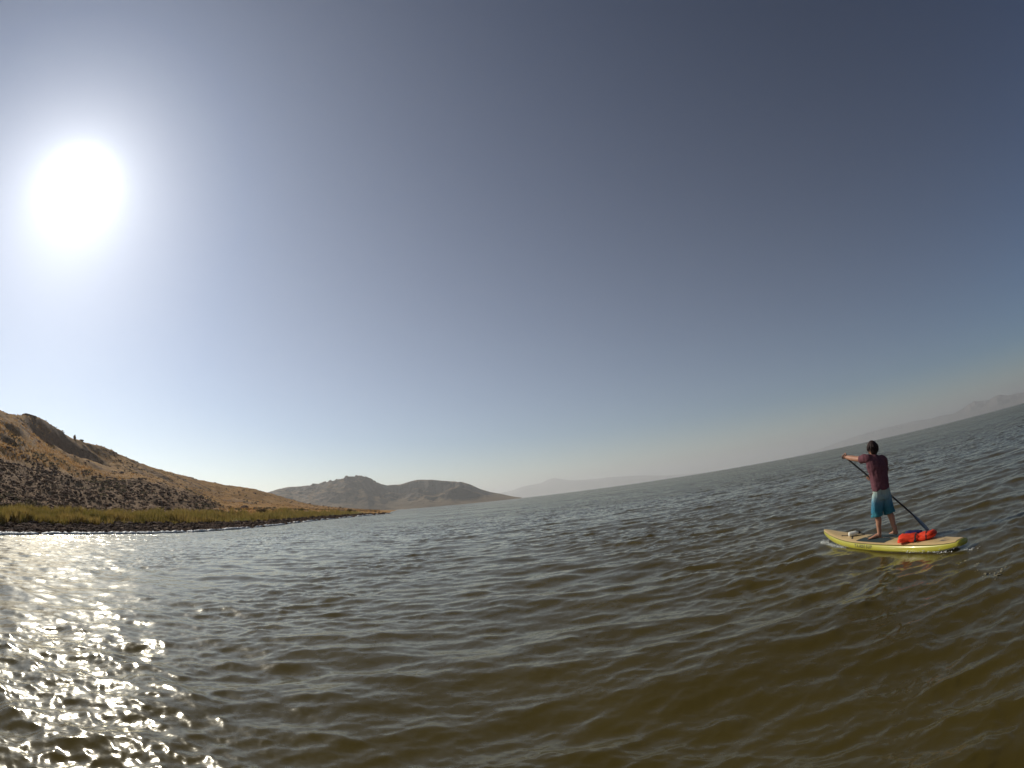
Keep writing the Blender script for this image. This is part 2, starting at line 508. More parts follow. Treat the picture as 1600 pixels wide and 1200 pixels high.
# ------------------------------------------------------------------ distant hills
def range_mesh(name, sky_pts, d_shore, d_ridge, d_back, foot, seed, daz, amp=0.35, fscale=900.0, rows=120, blur=0.9):
    sp = np.array(sky_pts)
    az = np.arange(sp[0, 0], sp[-1, 0], daz)
    el = np.interp(az, sp[:, 0], sp[:, 1])
    t = np.linspace(0, 1, rows)[:, None]
    dsh = np.interp(az, sp[[0, -1], 0], d_shore); dri = np.interp(az, sp[[0, -1], 0], d_ridge); dba = np.interp(az, sp[[0, -1], 0], d_back)
    D = np.where(t < 0.7, dsh + (dri - dsh) * t / 0.7, dri + (dba - dri) * (t - 0.7) / 0.3)
    A = np.broadcast_to(az, D.shape)
    x = D * np.sin(R(1) * A); y = D * np.cos(R(1) * A)
    prof = np.where(t < 0.7, (t / 0.7) ** 1.35, 1 - 0.75 * ((t - 0.7) / 0.3))
    rg = fbm(x / fscale + seed, y / fscale + 2 * seed, 6, 0.5, ridged=True)
    lo = fbm(x / (2.2 * fscale) + 5 * seed, y / (2.2 * fscale), 3)
    h = prof * (1 + amp * 2.2 * (rg - 0.62)) + foot * np.sin(np.clip(t / 0.6, 0, 1) * np.pi) * (lo + 0.9 * (rg - 0.55))
    h = np.maximum(h, 0) * sstep(0, 0.03, t)
    target = np.tan(R(1) * el)
    mx = np.max((h - 0) / D, 0)
    ratio = target / np.maximum(mx, 1e-9)
    k = np.exp(-np.linspace(-2.5, 2.5, 2 * int(blur / daz) + 1) ** 2); k /= k.sum()
    n_ = len(k) // 2
    ratio = np.convolve(np.pad(ratio, n_, mode='edge'), k, 'valid')
    h = h * ratio
    d_ = target - np.max(h / D, 0)                       # crest detail of the range, added along its ridge only
    h = h + d_ * D * np.exp(-((t - 0.7) / 0.10) ** 2)
    h = h + EYE * sstep(0, 0.2, t) - 0.5 * (t < 0.001)
    me = npmesh(name, np.stack([x, y, h], -1).reshape(-1, 3), grid_quads(rows, len(az)))
    return me
MID = [(-34, 2.0), (-30, 2.3), (-27.65, 2.65), (-27.29, 2.85), (-25.86, 3.08), (-24.45, 3.1), (-23.02, 3.25), (-21.45, 3.56), (-20.16, 3.67), (-19.08, 4.03), (-18.52, 3.9), (-17.59, 4.02), (-16.97, 3.71), (-16.3, 3.31), (-15.62, 2.92), (-14.93, 2.7), (-14.43, 2.73), (-13.51, 2.7), (-12.43, 2.94), (-11.57, 3.09), (-9.95, 2.96), (-8.9, 2.77), (-7.85, 2.6), (-6.67, 2.42), (-5.78, 2.06), (-4.78, 1.46), (-3.76, 1.04), (-2.73, 0.75), (-1.36, 0.29), (-0.33, 0.03)]
FARL = [(-6.5, 0.55), (-5.22, 0.65), (-3.08, 0.76), (-1.3, 0.92), (-0.06, 1.25), (1.94, 1.38), (2.83, 1.7), (3.48, 1.8), (4.44, 1.47), (5.83, 1.22), (7.95, 1.12), (10.07, 1.05), (12.88, 0.79), (14.28, 0.59), (16.02, 0.32), (17.79, 0.19), (19.92, 0.06)]
FARR = [(30.0, 0.05), (32.9, 0.3), (35.23, 0.62), (37.28, 0.85), (39.17, 0.95), (40.25, 1.0), (41.61, 1.02), (43.82, 1.0), (45.36, 0.82), (46.53, 0.88), (48.02, 0.78), (49.01, 1.0), (50.27, 1.45), (52.03, 1.17), (53.25, 1.45), (54.26, 1.09), (55.13, 1.07), (56.05, 0.97), (59, 1.3), (63, 1.0), (70, 1.4), (78, 0.8)]
M_MID = terrain_material('far_hill_soil', (0.12, 0.088, 0.055), (0.25, 0.175, 0.10), (0.050, 0.044, 0.040), (0.10, 0.084, 0.070), scale=0.03, attrs=False, relief=0.9, slope=(0.84, 0.95))
M_FAR = terrain_material('far_mountain_rock', (0.085, 0.08, 0.082), (0.16, 0.145, 0.135), (0.12, 0.10, 0.09), (0.2, 0.16, 0.14), scale=0.006, attrs=False, relief=0.4)
o = link('hills_across_the_bay', range_mesh('hills_across_the_bay', MID, (2700, 3700), (4300, 4600), (5400, 5400), 0.6, 3.7, 0.05, amp=1.3, fscale=540.0, rows=190, blur=0.9), M_MID); o['kind'] = 'structure'
o = link('distant_mountain', range_mesh('distant_mountain', FARL, (25000, 28000), (29000, 32000), (33000, 36000), 0.3, 8.1, 0.08, amp=0.6, fscale=2000.0, rows=60), M_FAR); o['kind'] = 'structure'
o = link('distant_mountain_range', range_mesh('distant_mountain_range', FARR, (30000, 8500), (34000, 11500), (38000, 14500), 0.35, 5.3, 0.045, amp=0.8, fscale=900.0, rows=60), M_FAR); o['kind'] = 'structure'

# ------------------------------------------------------------------ rocks, grass and brush on the hillside
def ico(sub):
    bm = bmesh.new(); bmesh.ops.create_icosphere(bm, subdivisions=sub, radius=1)
    v = np.array([p.co[:] for p in bm.verts]); f = np.array([[q.index for q in p.verts] for p in bm.faces]); bm.free()
    return v, f
ICO1, F1 = ico(1); ICO2, F2 = ico(2); ICO3, F3 = ico(3)
def rock_shape(v, g, rough=0.3, flat=(1, .8, .6)):
    """angular stone: planes cut off a ball"""
    p = v.copy()
    for _ in range(11):
        n = g.standard_normal(3); n /= np.linalg.norm(n)
        c = 0.55 + 0.35 * g.random()
        s = p @ n
        p = p - np.outer(np.maximum(s - c, 0), n)
    p += rough * 0.12 * g.standard_normal(p.shape)
    return p * np.array(flat) * (0.85 + 0.3 * g.random(3))
gr = np.random.default_rng(21)
SHAPES1 = [rock_shape(ICO1, gr) for _ in range(14)]
def scatter_rocks(name, pts, sizes, m, g):
    V = []; Fs = []; n0 = 0
    for p, s in zip(pts, sizes):
        sh = SHAPES1[g.integers(len(SHAPES1))]
        a = g.random() * 6.28; c, sn = math.cos(a), math.sin(a)
        q = sh * s
        q = np.stack([q[:, 0] * c - q[:, 1] * sn, q[:, 0] * sn + q[:, 1] * c, q[:, 2]], 1) + p
        V.append(q); Fs.append(F1 + n0); n0 += len(q)
    return link(name, npmesh(name, np.concatenate(V), np.concatenate(Fs)), m, smooth=False)

M_ROCK = mat('dark_weathered_rock', (0.105, 0.064, 0.042), 0.95, 0.05, noise=(0.5, (0.30, 0.185, 0.11), 5, 0.3, 0.75), bump=(4, .5, .15))
M_BEACH = mat('shore_stone', (0.062, 0.037, 0.026), 0.95, 0.05, noise=(0.5, (0.17, 0.10, 0.062), 4, 0.35, 0.75))
def place(az, d, sink=0.0):
    z, _ = hill_z(np.array([az]), np.array([d]))
    return np.array([d * math.sin(R(az)), d * math.cos(R(az)), z[0] - sink])
def place_many(az, d):
    z, c = hill_z(az, d)
    return np.stack([d * np.sin(R(1) * az), d * np.cos(R(1) * az), z], 1), c

g = np.random.default_rng(5)
# stones of the beach
n = 5200
az = -13.9 - 52 * g.random(n) ** 0.8
cl = [np.interp(az, COLS[:, 0], COLS[:, k]) for k in (1, 3, 5, 7)]
d = cl[0] - 1.0 + (cl[1] - cl[0] + 2.5) * g.random(n)
p, _ = place_many(az, d)
sz = (0.14 + 0.42 * g.random(n) ** 3) * (0.8 + d / 160)
q = p[:, 2] > -0.35
o = scatter_rocks('beach_stones', p[q], sz[q], M_BEACH, g); o['kind'] = 'stuff'; o['label'] = 'dark stones lining the water below the green grass'
# scree
n = 17000
az = -33.0 - 33 * g.random(n) ** 0.9
cl = [np.interp(az, COLS[:, 0], COLS[:, k]) for k in (1, 3, 5, 7, 9)]
nn = fbm(az * 1.1 + 30, az * 0 + 2.2, 3) - 0.5
u_ = g.random(n) ** 1.1 * 1.2
d = cl[2] - 6 + (cl[3] - cl[2] + 6) * (1 + 0.9 * nn) * u_
p, _ = place_many(az, d)
clump = fbm(p[:, 0] / 9, p[:, 1] / 9, 3)
q = clump + 0.30 * g.random(n) - 0.45 * sstep(0.72, 1.2, u_) - 0.3 * sstep(-36, -33, az) > 0.50
sz = (0.20 + 0.85 * g.random(n) ** 4.5) * (0.65 + d / 400)
o = scatter_rocks('scree_rocks', p[q], sz[q], M_ROCK, g); o['kind'] = 'stuff'; o['label'] = 'dark broken rocks of the scree above the grass'
# scattered stones on the open slope
n = 1200
az = -17 - 45 * g.random(n)
cl = [np.interp(az, COLS[:, 0], COLS[:, k]) for k in (5, 7, 9, 11)]
d = cl[0] + 8 + (cl[3] - cl[0] - 8) * g.random(n)
p, _ = place_many(az, d)
clump = fbm(p[:, 0] / 22 + 7, p[:, 1] / 22, 3)
q = clump > 0.53
sz = (0.3 + 1.3 * g.random(n) ** 3) * (0.6 + d / 500)
o = scatter_rocks('slope_rocks', p[q], sz[q], M_ROCK, g); o['kind'] = 'stuff'; o['label'] = 'small dark rocks strewn over the golden slope'

# large blocks of the scree, each its own piece of the hillside
BLK = []
for k in range(6):
    me = npmesh('boulder', rock_shape(ICO2, gr, 0.25, (1.0, .8, .72)), F2); me.materials.append(M_ROCK); BLK.append(me)
nb = 0
while nb < 70:
    a = -34.5 - 24 * g.random()
    c = [float(np.interp(a, COLS[:, 0], COLS[:, k])) for k in (5, 7)]
    dd = c[0] + (c[1] - c[0]) * g.random() * 1.05
    s = 0.7 + 0.9 * g.random() ** 2
    b = bpy.data.objects.new('boulder', BLK[nb % 6]); COL.objects.link(b)
    b.parent = hill; b.location = place(a, dd, 0.1 * s); b.scale = (s, s, s); b.rotation_euler = (g.random() * .5, g.random() * .5, g.random() * 6.3)
    nb += 1
def outcrop(name, a, dd, dims, label, seed, sink=0.5, cat='rock'):
    gg = np.random.default_rng(seed)
    v = rock_shape(ICO3, gg, 0.12, (1, 1, 1)) * np.array(dims)
    o = link(name, npmesh(name, v, F3), M_ROCK, smooth=False)
    o.location = place(a, dd, sink); o.rotation_euler = (0, 0, R(-a))
    return tag(o, label, cat)
outcrop('rock_outcrop', -56.5, 327, (4.6, 3, 2.1), 'broad flat dark outcrop on the skyline at the very left of the hill', 2, -0.3)
outcrop('rock_outcrop', -54.6, 345, (5.2, 3, 1.7), 'low lumpy dark outcrop on the highest part of the ridge', 3, 0.3)
outcrop('rock_pillar', -49.45, 400, (1.6, 1.5, 2.8), 'upright dark rock standing alone on the descending skyline', 4, -0.8)
outcrop('rock_outcrop', -48.7, 408, (2.4, 2, 1.2), 'small rounded rock just right of the upright rock on the skyline', 6, 0.0)
outcrop('rock_outcrop', -52.4, 312, (2.8, 2, 2.3), 'dark crag on the edge of the sunlit shoulder below the ridge', 8, 0.6)
outcrop('rock_outcrop', -30.8, 250, (2.3, 1.8, 1.6), 'single dark rounded rock on the golden slope right of the scree', 9, 0.2)

def blades(name, base, hgt, wid, m, g, lean=0.35, per=1):
    """thin upright blades, one triangle pair each"""
    n = len(base)
    a = g.random(n) * 6.283
    side = np.stack([np.cos(a), np.sin(a), np.zeros(n)], 1) * (wid[:, None] / 2)
    tip = base + np.stack([lean * hgt * g.standard_normal(n) * .5, lean * hgt * g.standard_normal(n) * .5, hgt], 1)
    mid = base * 0.45 + tip * 0.55 + np.stack([0 * a, 0 * a, 0.06 * hgt], 1)
    v = np.stack([base - side, base + side, mid + side * 0.8, tip, mid - side * 0.8], 1).reshape(-1, 3)
    i = np.arange(n)[:, None] * 5
    f = np.concatenate([i + np.array([[0, 1, 2]]), i + np.array([[0, 2, 4]]), i + np.array([[4, 2, 3]])])
    return link(name, npmesh(name, v, f), m, smooth=False)
def leaf_mat(name, c0, c1, scale=0.15):
    m = mat(name, c0, 0.75, 0.1, noise=(scale, c1, 5, 0.35, 0.65))
    nt = m.node_tree; b = nt.nodes['Principled BSDF']; out = nt.nodes['Material Output']
    tr = nt.nodes.new('ShaderNodeBsdfTranslucent'); mx = nt.nodes.new('ShaderNodeMixShader'); mx.inputs[0].default_value = 0.45   # light shining through blades
    nt.links.new(b.inputs['Base Color'].links[0].from_socket, tr.inputs['Color'])
    nt.links.new(b.outputs[0], mx.inputs[1]); nt.links.new(tr.outputs[0], mx.inputs[2]); nt.links.new(mx.outputs[0], out.inputs['Surface'])
    return m
M_REED = leaf_mat('shore_grass', (0.20, 0.165, 0.038), (0.36, 0.25, 0.075), 0.3)
M_DRY = leaf_mat('dry_grass', (0.34, 0.18, 0.06), (0.48, 0.29, 0.10), 0.1)
M_SAGE = leaf_mat('sagebrush_leaf', (0.075, 0.068, 0.042), (0.12, 0.10, 0.06), 0.3)
n = 52000
az = -18.2 - 45 * g.random(n) ** 0.75
cl = [np.interp(az, COLS[:, 0], COLS[:, k]) for k in (1, 3, 5)]
wob = 9 * (fbm(az * 2.0, az * 0 + 9.1, 3) - 0.5)
wid = 0.55 + 0.9 * fbm(az * 1.4 + 8, az * 0 + 1.9, 3)
d = cl[1] - 1 + wob + (cl[2] - cl[1] - 2) * g.random(n) * wid
p, _ = place_many(az, d)
den = fbm(p[:, 0] / 5, p[:, 1] / 5, 3)
taper = 1 - sstep(-21, -18, az)
hh = (0.30 + 1.25 * sstep(0.3, 0.75, den)) * (0.6 + 0.6 * g.random(n)) * (0.45 + 0.55 * taper)
q = den + 0.3 * g.random(n) > 0.54
o = blades('shore_grass', p[q], hh[q] * 1.15, 0.05 + 0.11 * g.random(q.sum()), M_REED, g); o['kind'] = 'stuff'; o['label'] = 'band of green and yellow grass along the shore'
# dry grass and low sagebrush on the slope
n = 34000
az = -16 - 47 * g.random(n)
cl = [np.interp(az, COLS[:, 0], COLS[:, k]) for k in (5, 7, 9, 11)]
d = cl[0] + (cl[3] - cl[0]) * g.random(n)
p, _ = place_many(az, d)
den = fbm(p[:, 0] / 30 + 4, p[:, 1] / 30, 4)
q = (den > 0.45) & ((az > -33.5) | (d > cl[1] * 1.03))
o = blades('dry_grass', p[q], 0.35 + 0.45 * g.random(q.sum()), 0.25 + 0.3 * g.random(q.sum()), M_DRY, g, 0.8); o['kind'] = 'stuff'; o['label'] = 'dry golden grass covering the hillside'
n = 2600
az = -16 - 46 * g.random(n)
cl = [np.interp(az, COLS[:, 0], COLS[:, k]) for k in (5, 7, 9, 11)]
d = cl[0] + (cl[3] - cl[0]) * g.random(n)
p, _ = place_many(az, d)
den = fbm(p[:, 0] / 25 + 14, p[:, 1] / 25, 4)
p = p[den > 0.5]
k = 14
b = np.repeat(p, k, 0) + g.standard_normal((len(p) * k, 3)) * np.array([.45, .45, .05])
o = blades('sagebrush', b, 0.3 + 0.6 * g.random(len(b)), 0.2 + 0.25 * g.random(len(b)), M_SAGE, g, 0.9); o['kind'] = 'stuff'; o['label'] = 'low grey green brush dotted over the hillside'

M_STEM = mat('brush_stem', (0.07, 0.05, 0.035), 0.9, 0.1)
def bush(a, dd, w, h, m, label, seed):
    gg = np.random.default_rng(seed)
    t = thing('bush', label, 'bush', tuple(place(a, dd, 0.05)))
    V = []; Fq = []; n0 = 0
    for i in range(16):
        e = np.array([gg.uniform(-.45, .45) * w, gg.uniform(-.45, .45) * w, h * gg.uniform(.5, .9)])
        ring = np.array([(1, 0, 0), (-.5, .87, 0), (-.5, -.87, 0)]) * 0.05
        V += [ring, ring * 0.4 + e]; Fq += [[n0 + j, n0 + (j + 1) % 3, n0 + 3 + (j + 1) % 3, n0 + 3 + j] for j in range(3)]; n0 += 6
    link('stems', npmesh('stems', np.concatenate(V), Fq), M_STEM, t)
    n = 900
    u = gg.standard_normal((n, 3)); u /= np.linalg.norm(u, axis=1)[:, None]
    lob = 0.75 + 0.35 * np.sin(5 * np.arctan2(u[:, 1], u[:, 0]) + seed) * gg.random(n)
    c = u * (gg.random(n) ** 0.4 * lob)[:, None] * np.array([w / 2, w / 2, h * .5]) + np.array([0, 0, h * .52])
    s = 0.10 + 0.12 * gg.random(n)
    e1 = gg.standard_normal((n, 3)); e1 /= np.linalg.norm(e1, axis=1)[:, None]
    e2 = np.cross(e1, gg.standard_normal((n, 3))); e2 /= np.linalg.norm(e2, axis=1)[:, None]
    v = np.stack([c - e1 * s[:, None], c + e2 * s[:, None] * .5, c + e1 * s[:, None], c - e2 * s[:, None] * .5], 1).reshape(-1, 3)
    link('foliage', npmesh('foliage', v, np.arange(n * 4).reshape(-1, 4)), m, t, smooth=False)
    return t
M_BUSH1 = leaf_mat('rusty_bush_leaf', (0.12, 0.070, 0.035), (0.17, 0.12, 0.05), 1.5)
M_BUSH2 = leaf_mat('dull_bush_leaf', (0.075, 0.070, 0.03), (0.12, 0.10, 0.04), 1.5)
bush(-28.95, 168, 3.6, 1.5, M_BUSH1, 'rounded rust brown bush rising just behind the green shore grass', 1)
bush(-19.3, 270, 3.8, 1.7, M_BUSH1, 'rust brown bush at the far right end of the green grass', 2)
bush(-24.6, 205, 2.6, 1.2, M_BUSH2, 'low dull green bush in the grass, left of the last rusty bush', 3)
bush(-33.6, 141, 2.6, 1.3, M_BUSH2, 'low dull green bush where the scree runs down into the grass', 4)

# ------------------------------------------------------------------ foam and shore glints
M_FOAM = mat('foam', (0.78, 0.80, 0.78), 0.6, 0.3, noise=(8, (0.55, 0.57, 0.55), 3, .4, .7))
def foam_blobs(name, pts, sizes, flat, g):
    V = []; Fs = []; n0 = 0
    for p, s in zip(pts, sizes):
        v = ICO1 * (1 + 0.35 * g.standard_normal((len(ICO1), 1))) * s * np.array([1 + g.random(), 0.5 + 0.6 * g.random(), flat])
        a = g.random() * 6.3; c, sn = math.cos(a), math.sin(a)
        v = np.stack([v[:, 0] * c - v[:, 1] * sn, v[:, 0] * sn + v[:, 1] * c, v[:, 2]], 1) + p
        V.append(v); Fs.append(F1 + n0); n0 += len(v)
    o = link(name, npmesh(name, np.concatenate(V), np.concatenate(Fs)), M_FOAM); o['kind'] = 'stuff'
    return o
n = 1500
az = -14.8 - 47 * g.random(n) ** 0.7
jag = 1 + 0.03 * (fbm(az * 1.3 + 50, az * 0 + 3.3, 3) - 0.5) + 0.03 * (fbm(az * 5 + 50, az * 0 + 7.7, 2) - 0.5)
d = np.interp(az, COLS[:, 0], COLS[:, 1]) * jag - 0.9 + 0.9 * g.standard_normal(n) * .5
q = fbm(az * 3, az * 0 + 4.4, 3) > 0.46
d, az = d[q], az[q]
p = np.stack([d * np.sin(R(1) * az), d * np.cos(R(1) * az), 0.09 + 0 * d], 1)
o = foam_blobs('shore_foam_glints', p, (0.14 + 0.22 * g.random(len(p))) * (0.6 + d / 110), 0.4, g); o['label'] = 'thin white line of foam and painted sun glints where small waves meet the stony shore'  # white blobs for foam, also standing in for sun glitter on the wet swash

# ------------------------------------------------------------------ loft helpers
def loft(secs, n=20, cap=True):
    """secs: (centre, axis u, axis v, radius u, radius v[, exponent])"""
    V = []; Fq = []
    a = np.linspace(0, 2 * np.pi, n, endpoint=False)
    for s in secs:
        c, u, v, ru, rv = [np.asarray(q, float) for q in s[:5]]
        e = s[5] if len(s) > 5 else 1.0
        ca = np.sign(np.cos(a)) * np.abs(np.cos(a)) ** e; sa = np.sign(np.sin(a)) * np.abs(np.sin(a)) ** e
        V.append(c + np.outer(ca * ru, u) + np.outer(sa * rv, v))
    V = np.concatenate(V)
    F = [[i * n + j, i * n + (j + 1) % n, (i + 1) * n + (j + 1) % n, (i + 1) * n + j] for i in range(len(secs) - 1) for j in range(n)]
    if cap:
        F.append(list(range(n))[::-1]); F.append([(len(secs) - 1) * n + j for j in range(n)])
    return V, F

def tube(pts, radii, n=12, flat=1.0, ref=(0, 0, 1), rounded=True):
    """round limb through points; flat squeezes it along ref"""
    pts = [np.asarray(p, float) for p in pts]
    P = []; Rd = []
    # refine with Catmull-Rom
    ext = [2 * pts[0] - pts[1]] + pts + [2 * pts[-1] - pts[-2]]
    k = 4 if len(pts) > 2 else 1
    for i in range(len(pts) - 1):
        for t in np.linspace(0, 1, k, endpoint=False):
            p0, p1, p2, p3 = ext[i:i + 4]
            P.append(0.5 * ((2 * p1) + (p2 - p0) * t + (2 * p0 - 5 * p1 + 4 * p2 - p3) * t * t + (3 * p1 - p0 - 3 * p2 + p3) * t ** 3))
            Rd.append(radii[i] * (1 - t) + radii[i + 1] * t)
    P.append(pts[-1]); Rd.append(radii[-1])
    if rounded:
        d0 = (P[0] - P[1]) / np.linalg.norm(P[0] - P[1]); d1 = (P[-1] - P[-2]) / np.linalg.norm(P[-1] - P[-2])
        r0, r1 = Rd[0], Rd[-1]
        P = [P[0] + d0 * r0 * .95, P[0] + d0 * r0 * .6] + P + [P[-1] + d1 * r1 * .6, P[-1] + d1 * r1 * .95]
        Rd = [r0 * .25, r0 * .78] + Rd + [r1 * .78, r1 * .25]
    secs = []
    ref = np.asarray(ref, float)
    for i in range(len(P)):
        t = P[min(i + 1, len(P) - 1)] - P[max(i - 1, 0)]; t /= np.linalg.norm(t) + 1e-12
        v = ref - t * (ref @ t)
        if np.linalg.norm(v) < 1e-3:
            v = np.array([1.0, 0, 0]) - t * t[0]
        v /= np.linalg.norm(v); u = np.cross(v, t)
        secs.append((P[i], u, v, Rd[i], Rd[i] * flat))
    return loft(secs, n)

def join(parts):
    V = []; F = []; n = 0
    for v, f in parts:
        V.append(np.asarray(v, float)); F += [[i + n for i in q] for q in f]; n += len(v)
    return np.concatenate(V), F

def ellipsoid(c, r, rot=None, sub=3):
    v = {2: ICO2, 3: ICO3}[sub] * np.asarray(r); f = {2: F2, 3: F3}[sub]
    if rot is not None:
        v = v @ np.asarray(rot).T
    return v + np.asarray(c), f.tolist()

def remesh(parts, voxel, smooth=4):
    v, f = join(parts)
    me = pymesh('tmp', v, f)
    o = bpy.data.objects.new('tmp', me); COL.objects.link(o)
    m = o.modifiers.new('r', 'REMESH'); m.mode = 'VOXEL'; m.voxel_size = voxel
    if smooth:
        s = o.modifiers.new('s', 'SMOOTH'); s.factor = 0.5; s.iterations = smooth
    dg = bpy.context.evaluated_depsgraph_get(); dg.update()
    out = bpy.data.meshes.new_from_object(o.evaluated_get(dg), depsgraph=dg)
    bpy.data.objects.remove(o)
    bpy.data.meshes.remove(me)
    out.materials.clear()
    return out

from mathutils import noise as mnoise
def wrinkle(me, scale, amp, stretch=(1, 1, 1), seed=0.0):
    me.update()
    nr = [v.normal.copy() for v in me.vertices]
    for v, n in zip(me.vertices, nr):
        p = Vector((v.co.x * stretch[0] * scale + seed, v.co.y * stretch[1] * scale, v.co.z * stretch[2] * scale))
        v.co += n * (amp * (mnoise.noise(p) + 0.5 * mnoise.noise(p * 2.1)))
    me.update()

def slab(lx, ly, lz, nx=10, ny=8, puff=0.35, seed=0, bend=0.0, lump=0.004):
    """a soft rounded cushion lying in xy, centred, bottom near z=0"""
    bm = bmesh.new(); bmesh.ops.create_cube(bm, size=1)
    bmesh.ops.subdivide_edges(bm, edges=bm.edges[:], cuts=7, use_grid_fill=True)
    for v in bm.verts:
        x, y, z = v.co * 2
        # superellipsoid rounding
        r = (abs(x) ** 5 + abs(y) ** 5) ** 0.2
        m = max(abs(x), abs(y))
        if r > 1e-6:
            x, y = x * m / r, y * m / r
        edge = max(0.0, 1 - m ** 4)
        zz = z * (puff + (1 - puff) * edge ** 0.6)
        p = Vector((x * lx / 2, y * ly / 2, zz * lz / 2 + lz / 2))
        k = mnoise.noise(p * 11 + Vector((seed, 0, 0))) * lump
        p.z += bend * (p.x / (lx / 2)) ** 2 * (1 if p.x > 0 else 0.25) + k
        p.x += k * .7; p.y += k
        v.co = p
    me = bpy.data.meshes.new('slab'); bm.to_mesh(me); bm.free()
    return me

# ------------------------------------------------------------------ paddle board
M_RAIL = mat('lime_yellow_gloss', (0.44, 0.41, 0.045), 0.28, 0.5, noise=(2.5, (0.37, 0.35, 0.04), 4, .3, .7), coat=0.3)
M_BOTTOM = mat('white_gloss', (0.72, 0.72, 0.62), 0.3, 0.5, noise=(6, (0.62, 0.62, 0.5), 3, .4, .7))
M_BLACK = mat('black_rubber', (0.018, 0.018, 0.02), 0.6, 0.4, noise=(20, (0.03, 0.03, 0.032), 2, .4, .7))
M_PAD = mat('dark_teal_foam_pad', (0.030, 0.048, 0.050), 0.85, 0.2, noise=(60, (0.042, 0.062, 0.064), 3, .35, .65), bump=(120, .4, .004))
def bamboo():
    m = mat('bamboo_deck', (0.52, 0.36, 0.17), 0.45, 0.4)
    nt = m.node_tree; b = nt.nodes['Principled BSDF']
    t = nt.nodes.new('ShaderNodeTexCoord'); mp = nt.nodes.new('ShaderNodeMapping'); mp.inputs['Scale'].default_value = (1.2, 38, 4)
    n = nt.nodes.new('ShaderNodeTexNoise'); n.inputs['Scale'].default_value = 1.6; n.inputs['Detail'].default_value = 6
    r = nt.nodes.new('ShaderNodeValToRGB')
    r.color_ramp.elements[0].color = (0.50, 0.35, 0.15, 1); r.color_ramp.elements[1].color = (0.66, 0.49, 0.24, 1)
    r.color_ramp.elements[0].position = .3; r.color_ramp.elements[1].position = .7
    nt.links.new(t.outputs['Object'], mp.inputs[0]); nt.links.new(mp.outputs[0], n.inputs['Vector']); nt.links.new(n.outputs['Fac'], r.inputs[0]); nt.links.new(r.outputs[0], b.inputs['Base Color'])
    return m
M_DECK = bamboo()
ZC, HT = 0.062, 0.083
def board_z(s):
    lift = 0.15 * np.clip((s - 0.62) / 0.38, 0, 1) ** 2.0 + 0.03 * np.clip((0.15 - s) / 0.15, 0, 1) ** 2
    th = HT * (1 - 0.55 * np.clip((s - 0.75) / 0.25, 0, 1) ** 2) * (1 - 0.45 * np.clip((0.2 - s) / 0.2, 0, 1) ** 2)
    return ZC + lift + (HT - th) * 0.6, th
def deck_z(s, y, w):
    zc, th = board_z(s)
    q = np.clip(np.abs(y) / np.maximum(w, 1e-4), 0, 0.999)
    return zc + th * (1 - q ** (2 / 0.5)) ** 0.3
def plan_w(s):
    return max(float(half_width(np.array(s))), 0.012)
board = thing('paddle_board', 'lime yellow stand-up paddle board with tan wooden deck floating on the lake', 'paddle board', (TAIL.x, TAIL.y, 0.0), BYAW)
def board_hull():
    secs = []
    S = np.concatenate([np.linspace(0, .06, 6), np.linspace(.08, .9, 36), np.linspace(.915, 1, 10)])
    n = 40; a = np.linspace(0, 2 * np.pi, n, endpoint=False)
    V = []
    for s in S:
        w = plan_w(s); zc, th = board_z(s)
        yy = np.sign(np.cos(a)) * np.abs(np.cos(a)) ** 0.5 * w
        zz = zc + np.sign(np.sin(a)) * np.abs(np.sin(a)) ** 0.6 * th
        V.append(np.stack([np.full(n, s * BL), yy, zz], 1))
    V = np.concatenate(V)
    F = [[i * n + j, i * n + (j + 1) % n, (i + 1) * n + (j + 1) % n, (i + 1) * n + j] for i in range(len(S) - 1) for j in range(n)]
    F.append(list(range(n))[::-1]); F.append([(len(S) - 1) * n + j for j in range(n)])
    me = pymesh('hull', V, [f[::-1] for f in F])
    o = link('hull', me, M_RAIL, board)
    me.materials.append(M_BOTTOM)
    for p in me.polygons:
        s = p.center.x / BL
        zc, th = board_z(min(max(s, 0), 1))
        if p.center.z < zc - 0.62 * th:
            p.material_index = 1
    return o
board_hull()
def deck_sheet(name, s0, s1, ya, yb, off, m, ns=50, ny=13, parent=None):
    """sheet following the deck; ya, yb are fractions of the half width (left positive)"""
    V = []
    for s in s0 + (s1 - s0) * (1 - np.cos(np.pi * np.linspace(0, 1, ns))) / 2:
        w = plan_w(s)
        fa = ya(s) if callable(ya) else ya; fb = yb(s) if callable(yb) else yb
        for q in np.linspace(fa, fb, ny):
            y = q * w
            V.append((s * BL, y, float(deck_z(s, y, w)) + off))
    me = npmesh(name, V, grid_quads(ns, ny))
    me.flip_normals() if me.polygons[0].normal.z < 0 else None
    return link(name, me, m, parent or board)
deck_sheet('pinstripe', 0.012, 0.994, -0.945, 0.945, 0.0025, M_BLACK, 60)
deck_sheet('deck', 0.016, 0.990, -0.925, 0.925, 0.006, M_DECK, 60)
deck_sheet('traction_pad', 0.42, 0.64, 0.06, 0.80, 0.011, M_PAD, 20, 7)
deck_sheet('traction_pad', 0.42, 0.64, -0.80, -0.06, 0.011, M_PAD, 20, 7)
